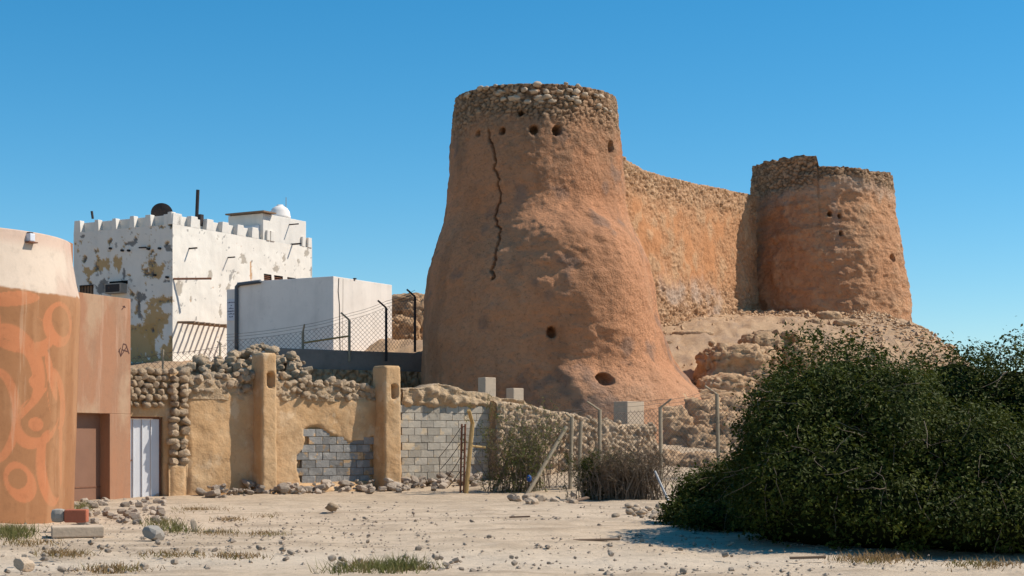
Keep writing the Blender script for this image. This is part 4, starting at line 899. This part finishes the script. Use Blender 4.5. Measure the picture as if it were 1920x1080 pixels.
bush('tall dense green bush with sprays against the sky', [dm(1790, 25, 640, 120, 2.0), dm(1900, 24.4, 655, 120, 2.0), dm(1800, 22.4, 760, 130, 1.7), dm(1905, 22, 780, 130, 1.7), dm(2010, 24, 650, 130, 2.2), dm(1800, 21.2, 900, 130, 1.2), dm(1910, 21, 900, 130, 1.2)], 9500, 9, .062, 6, None, 'dense_bush', 220)
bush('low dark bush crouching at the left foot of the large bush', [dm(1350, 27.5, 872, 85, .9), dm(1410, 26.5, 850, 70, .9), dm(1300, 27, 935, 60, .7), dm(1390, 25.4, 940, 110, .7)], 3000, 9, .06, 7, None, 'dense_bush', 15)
def sprig(px, zc, n, s, label, seed, name='small_plant', m='leaf'):
    r = np.random.default_rng(seed); g = gpt(px, zc); root = thing(name, label, 'plant', g)
    c = np.array(g) + r.normal(0, 1, (n, 3)) * np.array([s, s * .6, s * .4]) + np.array([0, 0, s * .7]); c[:, 2] = np.maximum(c[:, 2], g.z + .02)
    put('foliage', leaf_mesh('foliage', c, r.normal(0, .5, (n, 3)) + np.array([0, -.2, .8]), .065, .5, seed), M[m], root)
    b = MB(); [b.tube([g, g + Vector((r.normal(0, s * .6), r.normal(0, s * .4), s * 1.2))], .006, 4, .002) for _ in range(6)]; b.build('stem', M['twig'], root)
sprig(1705, 20.6, 160, .10, 'bright green seedling at the foot of the large bush', 31)
sprig(1570, 21.0, 70, .08, 'small green sprig in front of the large bush', 32)
sprig(1895, 20.4, 220, .16, 'low green plant below the tall bush with sprays', 33)
sprig(1250, 27.5, 120, .12, 'small green plant at the tip of the low bush', 34)
# wispy feathery shrub behind the fence
def wispy(label, px, zc, h, nb, spread, seed, leafm, name, nl=40, lsz=.045, cat='shrub', base=.3):
    r = np.random.default_rng(seed); g = gpt(px, zc); root = thing(name, label, cat, g); b = MB(); cen = []; dirs = []
    for k in range(nb):
        a = r.uniform(0, 6.28); tip = Vector((math.cos(a) * spread * r.uniform(.2, 1), math.sin(a) * spread * .5 * r.uniform(.2, 1), h * r.uniform(.55, 1.05))); g2 = g + Vector((r.normal(0, spread * base), r.normal(0, spread * base * .4), 0)); p = [g2]
        for s in range(1, 7): f_ = s / 6; p.append(g2 + Vector((tip.x * f_ ** 1.4, tip.y * f_ ** 1.4, tip.z * f_ ** .85)) + Vector(r.normal(0, .03, 3)))
        b.tube(p, .014, 4, .003)
        for s in range(5):
            i = r.integers(0, 7); q = p[i]; tw_ = q + Vector(r.normal(0, 1, 3)).normalized() * spread * .35 + ZV * .08; b.tube([q, tw_], .005, 3, .002)
            for j in range(nl // 5): f_ = r.random(); cen.append(q.lerp(tw_, f_) + Vector(r.normal(0, .035, 3))); dirs.append(r.normal(0, 1, 3))
    b.build('branch', M['twig'], root); put('foliage', leaf_mesh('foliage', np.array([c[:] for c in cen]), np.array(dirs), lsz, .3, seed), M[leafm], root); return root
wispy('feathery yellow-green shrub growing through the fence', 972, 43.0, 2.2, 70, 1.25, 51, 'feather', 'feathery_shrub', 110, .06)
wispy('thin bare shrub with sparse leaves by the sloping wall end', 1015, 44.0, 2.5, 20, 1.25, 52, 'feather', 'thin_shrub', 24, .04)
wispy('tangled dry brown brush at the foot of the chain-link fence', 1185, 38.0, 1.15, 240, .8, 53, 'dryleaf', 'dry_brush', 60, .04, 'shrub', .55)
wispy('dark green low shrub under the fence posts', 1130, 38.5, 1.05, 120, .6, 54, 'leaf', 'low_shrub', 120, .055, 'shrub', .55)
wispy('small grey dry weed rooted in the cracked tower wall', 1027, 57.2, .1, 3, .1, 55, 'dryleaf', 'wall_weed', 10, .04).location = W(1027, 675, 57.4)
def tufts(name, label, cells, m, seed, h=.12, kind=None):
    r = np.random.default_rng(seed); vs = []; fs = []
    for (px, py, rx, ry, n) in cells:
        for k in range(n):
            q, w_ = px + r.normal(0, rx), max(905, py + r.normal(0, ry)); zc = CAMH * FPX / (w_ - HOR); x_ = (q - 960) / FPX * zc; a = r.uniform(0, 6.28); l = h * r.uniform(.4, 1.2); lean = r.normal(0, .6, 2) * l; b0 = len(vs); g_ = gz(x_, zc)
            dx, dy = math.cos(a) * .007, math.sin(a) * .007
            vs += [(x_ - dx, zc - dy, g_), (x_ + dx, zc + dy, g_), (x_ + lean[0], zc + lean[1], g_ + l)]; fs.append((b0, b0 + 1, b0 + 2))
    tag(put(name, np_mesh(name, vs, fs, None, False), M[m]), label, 'grass', None, 'stuff')
tufts('green_grass', 'short green and brown grass growing in scattered tufts', [(25, 1003, 22, 5, 900), (152, 955, 10, 4, 300), (745, 1070, 32, 4, 700), (330, 995, 18, 3, 200), (300, 985, 20, 3, 150), (660, 1076, 30, 3, 200)], 'greengrass', 61, .16)
tufts('dry_grass', 'flattened dry brown grass in patches on the sand', [(375, 957, 28, 3, 700), (430, 975, 16, 2, 200), (120, 1040, 25, 3, 400), (320, 1042, 30, 3, 250), (440, 1045, 30, 3, 250), (210, 1070, 30, 4, 400), (500, 968, 14, 2, 100), (400, 1000, 30, 3, 250), (500, 1002, 20, 2, 150), (680, 1060, 18, 3, 150), (1640, 1050, 40, 4, 700), (1850, 1060, 40, 4, 400), (60, 1020, 30, 3, 250)], 'drygrass', 62, .07)

# ------------------------------------------------------------------ rubble, stones, litter
def gstone(name, px, py, s, label, group, m='rubble', kind=ANG, lift=.25, sq=(1.2, 1, .8)):
    zc = min(46, CAMH * FPX / (py - HOR)); x_ = (px - 960) / FPX * zc
    return tag(stone(name, (x_, zc, gz(x_, zc) + s * lift), s, M[m], None, kind, sq), label, 'stone', group)
for i in range(290):
    t = random.uniform(1.35, 10.2); d = abs(random.gauss(.0, .5)) + .1; hh = max(0, .30 - d * .28) * random.random()
    if 3.2 < t < 3.9 and d < .6 or 6.7 < t < 7.4 and d < .6: d += .5
    s = random.choice((.07, .09, .11, .14, .18, .28)) * random.uniform(.8, 1.2); p = wp(t, d, 0); p.z = gz(p.x, p.y) + hh + s * .2
    tag(stone('rubble_stone', p, s, M['rubble'], None, ANG, (1.3, 1, .7)), 'broken grey stone in the rubble strip along the mud wall foot', 'stone', 'rubble along the wall foot')
for i in range(110):
    px = random.uniform(138, 310); py = random.uniform(925, 985); s = random.uniform(.07, .22)
    gstone('rubble_stone', px, py, s, 'broken stone in the rubble before the two doors', 'rubble before the doors')
for i in range(26):
    px = random.uniform(960, 1080); gstone('pale_stone', px, random.uniform(934, 946), random.uniform(.08, .3), 'pale stone heaped at the foot of the chain-link fence', 'pale stones under the fence', 'palestone', ANG)
for i in range(30):
    px = random.uniform(1150, 1270); gstone('pale_stone', px, random.uniform(950, 972), random.uniform(.07, .18), 'small pale stone in front of the dry brush', 'pale stones before the brush', 'palestone', ROUND)
for i in range(150):
    px = random.uniform(10, 1400); py = random.uniform(948, 1075)
    gstone('field_stone', px, py, random.uniform(.035, .10), 'small stone lying on the open sandy ground', 'stones on the open ground')
gstone('grey_stone', 288, 1012, .40, 'large grey angular stone on the sand', None, 'concrete', ANG, .22, (1.0, .7, .75)); gstone('upright_stone', 364, 996, .22, 'small pale stone tilted upright on a flat stone', None, 'palestone', ANG, .4, (.8, .6, 1.3)); gstone('round_rubble', 622, 960, .24, 'round coral stone alone on the sand before the wall', None, 'mudstone', ROUND, .4); gstone('white_stone', 45, 1066, .22, 'flat whitish stone on the near sand', None, 'palestone', ANG, .2)
gstone('flat_stone', 425, 925, .34, 'flat pale slab lying on the rubble strip', None, 'palestone', ANG, .6, (1.6, .8, .35))
# pebbles nobody could count
n = 5200; r = np.random.default_rng(77); py = 940 + 140 * r.random(n) ** 1.0; zc = CAMH * FPX / (py - HOR); x_ = (-300 + 1900 * r.random(n) - 960 + 150) / FPX * zc
tr_ = np.exp(-((zc - (19.3 + .05 * x_)) / 1.4) ** 2); keep = r.random(n) > tr_ * .9; zc, x_ = zc[keep], x_[keep]; n = len(zc); s = r.gamma(1.6, .007, n) + .005
oct_ = np.array([(1, 0, 0), (0, 1, 0), (-1, 0, 0), (0, -1, 0), (0, 0, .7), (0, 0, -.4)]); V3 = (np.stack([x_, zc, terrain(x_, zc) + .005], 1)[:, None, :] + oct_[None] * s[:, None, None] * r.uniform(.6, 1.3, (n, 6, 1))).reshape(-1, 3)
i = np.arange(n)[:, None] * 6; F = np.concatenate([i + np.array([f]) for f in ((0, 1, 4), (1, 2, 4), (2, 3, 4), (3, 0, 4), (1, 0, 5), (2, 1, 5), (3, 2, 5), (0, 3, 5))])
tag(put('pebbles', np_mesh('pebbles', V3, F, None, False), M['rubble']), 'scattered pebbles and grit on the sandy ground', 'pebbles', None, 'stuff')
r = np.random.default_rng(78); n = 6500; zc = 56 + 20 * r.random(n); x_ = 3 + 16 * r.random(n); s = r.gamma(1.3, .034, n) + .015
V3 = (np.stack([x_, zc, terrain(x_, zc) + .03], 1)[:, None, :] + oct_[None] * s[:, None, None] * r.uniform(.5, 1.4, (n, 6, 1))).reshape(-1, 3); i = np.arange(n)[:, None] * 6
F = np.concatenate([i + np.array([f]) for f in ((0, 1, 4), (1, 2, 4), (2, 3, 4), (3, 0, 4), (1, 0, 5), (2, 1, 5), (3, 2, 5), (0, 3, 5))])
tag(put('scree', np_mesh('scree', V3, F, None, False), M['rock']), 'fine scree strewn over the bare mound', 'scree', None, 'stuff')
# slab, red block and drum by the mural tower
def gbox(name, px0, px1, pyb, hgt, dep, m, label, cat, rz=0, bev=.02, lift=0):
    zc = CAMH * FPX / (pyb - HOR); w_ = (px1 - px0) / FPX * zc; c = Vector((((px0 + px1) / 2 - 960) / FPX * zc, zc + dep / 2, lift)); rot = Matrix.Rotation(rz, 3, 'Z')
    a, b2 = rot @ Vector((w_, 0, 0)), rot @ Vector((0, dep, 0)); return tag(MB().box(c - a / 2 - b2 / 2, a, b2, ZV * hgt).build(name, M[m], None, bevel=bev), label, cat)
gbox('concrete_slab', 88, 184, 1008, .16, .55, 'tanblock', 'flat tan concrete slab before the mural tower', 'slab', .30)
gbox('red_block', 119, 160, 1000, .2, .25, 'redblock', 'red painted block resting on the tan slab', 'block', .1, .02, .165)
gbox('grey_block', 93, 119, 1000, .21, .22, 'concrete', 'dark grey rounded block beside the red block', 'block', .1, .07, .165)
gbox('step_block', 163, 205, 918, .14, .4, 'tanblock', 'low concrete step below the brown door', 'step', .5, .02, .05)
def plank(px0, px1, py, wd, label, rz=0):
    zc = CAMH * FPX / (py - HOR); l = (px1 - px0) / FPX * zc; c = Vector((((px0 + px1) / 2 - 960) / FPX * zc, zc, .015)); rot = Matrix.Rotation(rz, 3, 'Z'); a, b2 = rot @ Vector((l, 0, .015)), rot @ Vector((0, wd, 0))
    tag(MB().box(c - a / 2 - b2 / 2, a, b2, ZV * .03).build('plank', M['wood'], None, bevel=.006), label, 'plank')
plank(1075, 1162, 1016, .12, 'splintered brown plank lying on the open sand', .05); plank(1481, 1548, 1050, .07, 'narrow brown board in front of the large bush', -.12); plank(955, 994, 972, .05, 'thin dark stick on the sand before the fence', .02)
o = lump('blue_bottle', W(992, 897, 42.5), (.05, .05, .08), 700, M['blue'], None, 3); tag(o, 'blue plastic litter caught in the fence by the feathery shrub', 'litter')
tag(MB().box(W(1065, 945, 36.6), Vector((.5, .1, .12)), Vector((-.05, .3, .02)), ZV * .025).build('board', M['wood']), 'tilted brown board under the dark low shrub', 'board')
